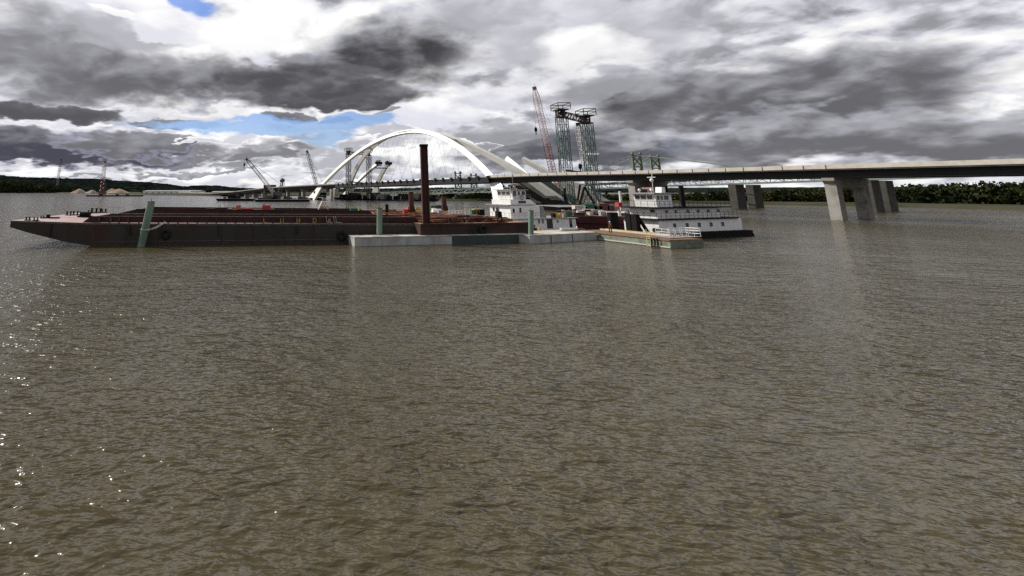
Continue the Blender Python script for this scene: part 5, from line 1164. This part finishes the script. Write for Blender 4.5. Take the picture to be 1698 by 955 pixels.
# ---------------------------------------------------------------- people
def person(P, hd, label, vest, helmet, reach=False):
    """skinned figure about 1.76 m tall, facing hd"""
    hd = hd.normalized(); lt = Vector((-hd.y, hd.x, 0)); T = lambda f, l, u: tuple(hd*f+lt*l+UP*u)
    V = []; E = []; Rr = []
    def v(p_, r_): V.append(p_); Rr.append(r_); return len(V)-1
    pel = v(T(0,0,.96), (.155,.115)); wa = v(T(0,0,1.12), (.14,.10)); ch = v(T(.01,0,1.30), (.175,.12)); sh_ = v(T(0,0,1.43), (.12,.09)); nk = v(T(.01,0,1.52), (.055,.055)); hd0 = v(T(.02,0,1.60), (.085,.09)); hd1 = v(T(.02,0,1.70), (.078,.088))
    E += [(pel,wa),(wa,ch),(ch,sh_),(sh_,nk),(nk,hd0),(hd0,hd1)]
    hands = []
    for s_ in (1,-1):
        fw = .10 if s_ > 0 else -.08
        hp = v(T(0,.10*s_,.90), (.095,.095)); kn = v(T(fw+.03,.12*s_,.50), (.06,.06)); an = v(T(fw-.02,.12*s_,.09), (.042,.042)); to = v(T(fw+.13,.14*s_,.05), (.04,.035))
        E += [(pel,hp),(hp,kn),(kn,an),(an,to)]
        so_ = v(T(0,.19*s_,1.42), (.062,.062)); 
        el_ = v(T(.04 if not reach else .10,.25*s_,1.15), (.046,.046)); wr = v(T(.20 if reach else .12,.25*s_,.93+(.1 if reach else 0)), (.030,.030)); pa = v(T(.23 if reach else .15,.25*s_,.86+(.08 if reach else 0)), (.036,.022))
        E += [(sh_,so_),(so_,el_),(el_,wr),(wr,pa)]; base = Vector(V[pa])
        for k in range(5):
            if k == 0: a_, b_, c_ = hd*.035, hd*.03+UP*-.02, hd*.01+UP*-.03
            else: a_, b_, c_ = hd*(.022-.014*k+.01)+UP*-.02, UP*-.035, UP*-.028-hd*.01
            q1 = v(tuple(base+a_), (.011,.011)); q2 = v(tuple(base+a_+b_), (.010,.010)); q3 = v(tuple(base+a_+b_+c_*(1-.12*abs(k-2))), (.008,.008)); E += [(pa,q1),(q1,q2),(q2,q3)]
    o = thing('person', P, label, 'person')
    me = bpy.data.meshes.new('body'); me.from_pydata(V, E, []); b = bpy.data.objects.new('body', me); COL.objects.link(b); b.parent = o
    sk = b.modifiers.new('skin', 'SKIN'); sk.use_smooth_shade = True
    for i, rr in enumerate(Rr): me.skin_vertices[0].data[i].radius = rr
    me.skin_vertices[0].data[0].use_root = True
    b.modifiers.new('sub', 'SUBSURF').levels = 1; b.modifiers['sub'].render_levels = 1
    me.materials.append(M['skin'])
    # clothing, slightly larger shells
    mb = MB()
    def limb(a, b_, r1, r2): mb.tube(Vector(a), Vector(b_), r1, 12, r2)
    for s_, k in ((1,7),(-1,0)): pass
    def idx(name): return name
    J = [Vector(q) for q in V]
    tr = MB(); tr.tube(J[pel]-UP*.08, J[wa], .165, 14, .15)
    step = 8+15
    lg = [7, 7+step]
    for s0_ in lg:
        tr.tube(J[s0_]+UP*.04, J[s0_+1], .105, 12, .078); tr.ball(J[s0_+1], .078, 10, 6); tr.tube(J[s0_+1], J[s0_+2]-UP*.02, .078, 12, .07)
    tr.build('trousers', 'denim', o, local=True)
    for s0_ in lg: bt = MB(); a_, b_ = J[s0_+2], J[s0_+3]; bt.tube(a_+UP*.06, Vector((a_.x,a_.y,.02)), .065, 10); bt.ball(a_.lerp(b_, .55)-UP*.015, .065, 10, 6, (1.25,1.25,.75)); bt.build('boot', 'black', o, local=True)
    ve = MB()
    prof_ = [(.90,.168,.125),(1.05,.165,.125),(1.2,.19,.14),(1.34,.205,.145),(1.44,.185,.12),(1.50,.10,.085)]
    ring = []
    for z_, a_, b_ in prof_:
        ring.append([lt*a_*math.cos(2*math.pi*i/16)+hd*(b_*math.sin(2*math.pi*i/16)+.005)+UP*z_ for i in range(16)])
    ve.add([q for r_ in ring for q in r_], [(k*16+i, k*16+(i+1)%16, (k+1)*16+(i+1)%16, (k+1)*16+i) for k in range(5) for i in range(16)]+[tuple(range(16))[::-1]])
    vo = ve.build('safety_vest', vest, o, local=True, smooth=True)
    for z_ in (1.0, 1.17): sb = MB(); sb.add([lt*.186*math.cos(2*math.pi*i/16)+hd*(.142*math.sin(2*math.pi*i/16)+.005)+UP*(z_+dz) for dz in (0,.05) for i in range(16)], [(i,(i+1)%16,(i+1)%16+16,i+16) for i in range(16)]); sb.build('reflective_stripe', 'tan', vo, local=False) if False else None
    for s0_ in lg:
        sl_ = MB(); so_i, el_i, wr_i = J[s0_+4], J[s0_+5], J[s0_+6]; sl_.ball(so_i, .075, 10, 6); sl_.tube(so_i, el_i, .070, 12, .056); sl_.ball(el_i, .056, 10, 6); sl_.tube(el_i, wr_i, .056, 12, .044); sl_.build('sleeve', 'shirt', o, local=True)
    he = MB(); c_ = Vector(T(.02,0,1.70)); n = 16; vs = []
    for j in range(6):
        a_ = math.pi/2*j/5
        for i in range(n): vs.append(c_+hd*.128*math.cos(a_)*math.cos(2*math.pi*i/n)+lt*.112*math.cos(a_)*math.sin(2*math.pi*i/n)+UP*(.115*math.sin(a_)))
    he.add(vs, [(j*n+i, j*n+(i+1)%n, (j+1)*n+(i+1)%n, (j+1)*n+i) for j in range(5) for i in range(n)]); he.tube(c_+hd*.03-UP*.012, c_+hd*.03+UP*.004, .15, 16, .14); he.build('helmet', helmet, o, local=True, smooth=True)
    fa_ = MB(); c_ = Vector(T(.10,0,1.625))
    fa_.ball(c_+hd*.012, .02, 8, 5, (1,1,1.4)); fa_.build('nose', 'skin', o, local=True)
    for k in (-1, 1): e_ = MB(); e_.ball(Vector(T(.098,.032*k,1.655)), .012, 8, 5); e_.build('eye', 'black', o, local=True); e_ = MB(); e_.ball(Vector(T(.015,.088*k,1.635)), .022, 8, 5, (.8,.4,1.3)); e_.build('ear', 'skin', o, local=True)
    mo = MB(); mo.beam(Vector(T(.106,-.022,1.585)), Vector(T(.106,.022,1.585)), .008, .008); mo.build('mouth', 'boomred', o, local=True)
    return o
P = W(1012.5, 385.5, GZ); person(P+UP*.0, Vector((.25,-1,0)), 'worker in orange vest and white helmet standing on the plank deck', 'hivis', 'white', True)
ap, z_ = onB(598, 344); P = ap+n1_*2.0; P.z = 3.2; P.z = max(3.15, z_-1.8); stz = P.z
solo(MB().box(P.x-.8, P.x+.8, P.y-.5, P.y+.5, 3.13, P.z-.002) if P.z > 3.2 else MB().box(P.x-.8, P.x+.8, P.y-.5, P.y+.5, 3.10, 3.148), 'work_step', 'wood', Vector((P.x, P.y, 3.1)), 'low timber step behind the coaming under the worker in yellow', 'step')
person(P, Vector((-.6,-.8,0)), 'worker in yellow vest behind the coaming of the rear barge', 'hivisy', 'tan')
ap, z_ = onB(587.5, 346); P = ap+n1_*1.5; crate(Vector((P.x, P.y, 3.14)), 1.1, .9, max(1.0, z_-3.2), 'greenp', 'dark green pump unit left of the worker in yellow', RZ1, 'pump', 'pump')
for px, h_ in ((575,1.0),):
    ap, z_ = onB(px, 347); P = ap+n1_*.2; solo(MB().tube(Vector((P.x,P.y,zB)), Vector((P.x,P.y,zB+h_*.7)), .04, 5), 'marker_rod', 'black', Vector((P.x,P.y,zB)), 'thin marker rod on the rear coaming left of the green pump', 'rod')
for px in (543.5-2.7, 553, 556.5):
    t, p_ = L1(px, 360, .62); t2, q_ = L1(px, 369, .55); a = b1a+e1*t+n1_*.55
    solo(MB().path([a+UP*(p_.z+.08)+n1_*.25, a+UP*(p_.z+.12), a+e1*.1+UP*(q_.z+.05), a+e1*1.0+UP*(q_.z-.05)], .035, 5), 'mooring_line', 'rope', a+UP*q_.z, 'pale line hanging over the lettered coaming near its last letter', 'rope', 'lines over the coaming')
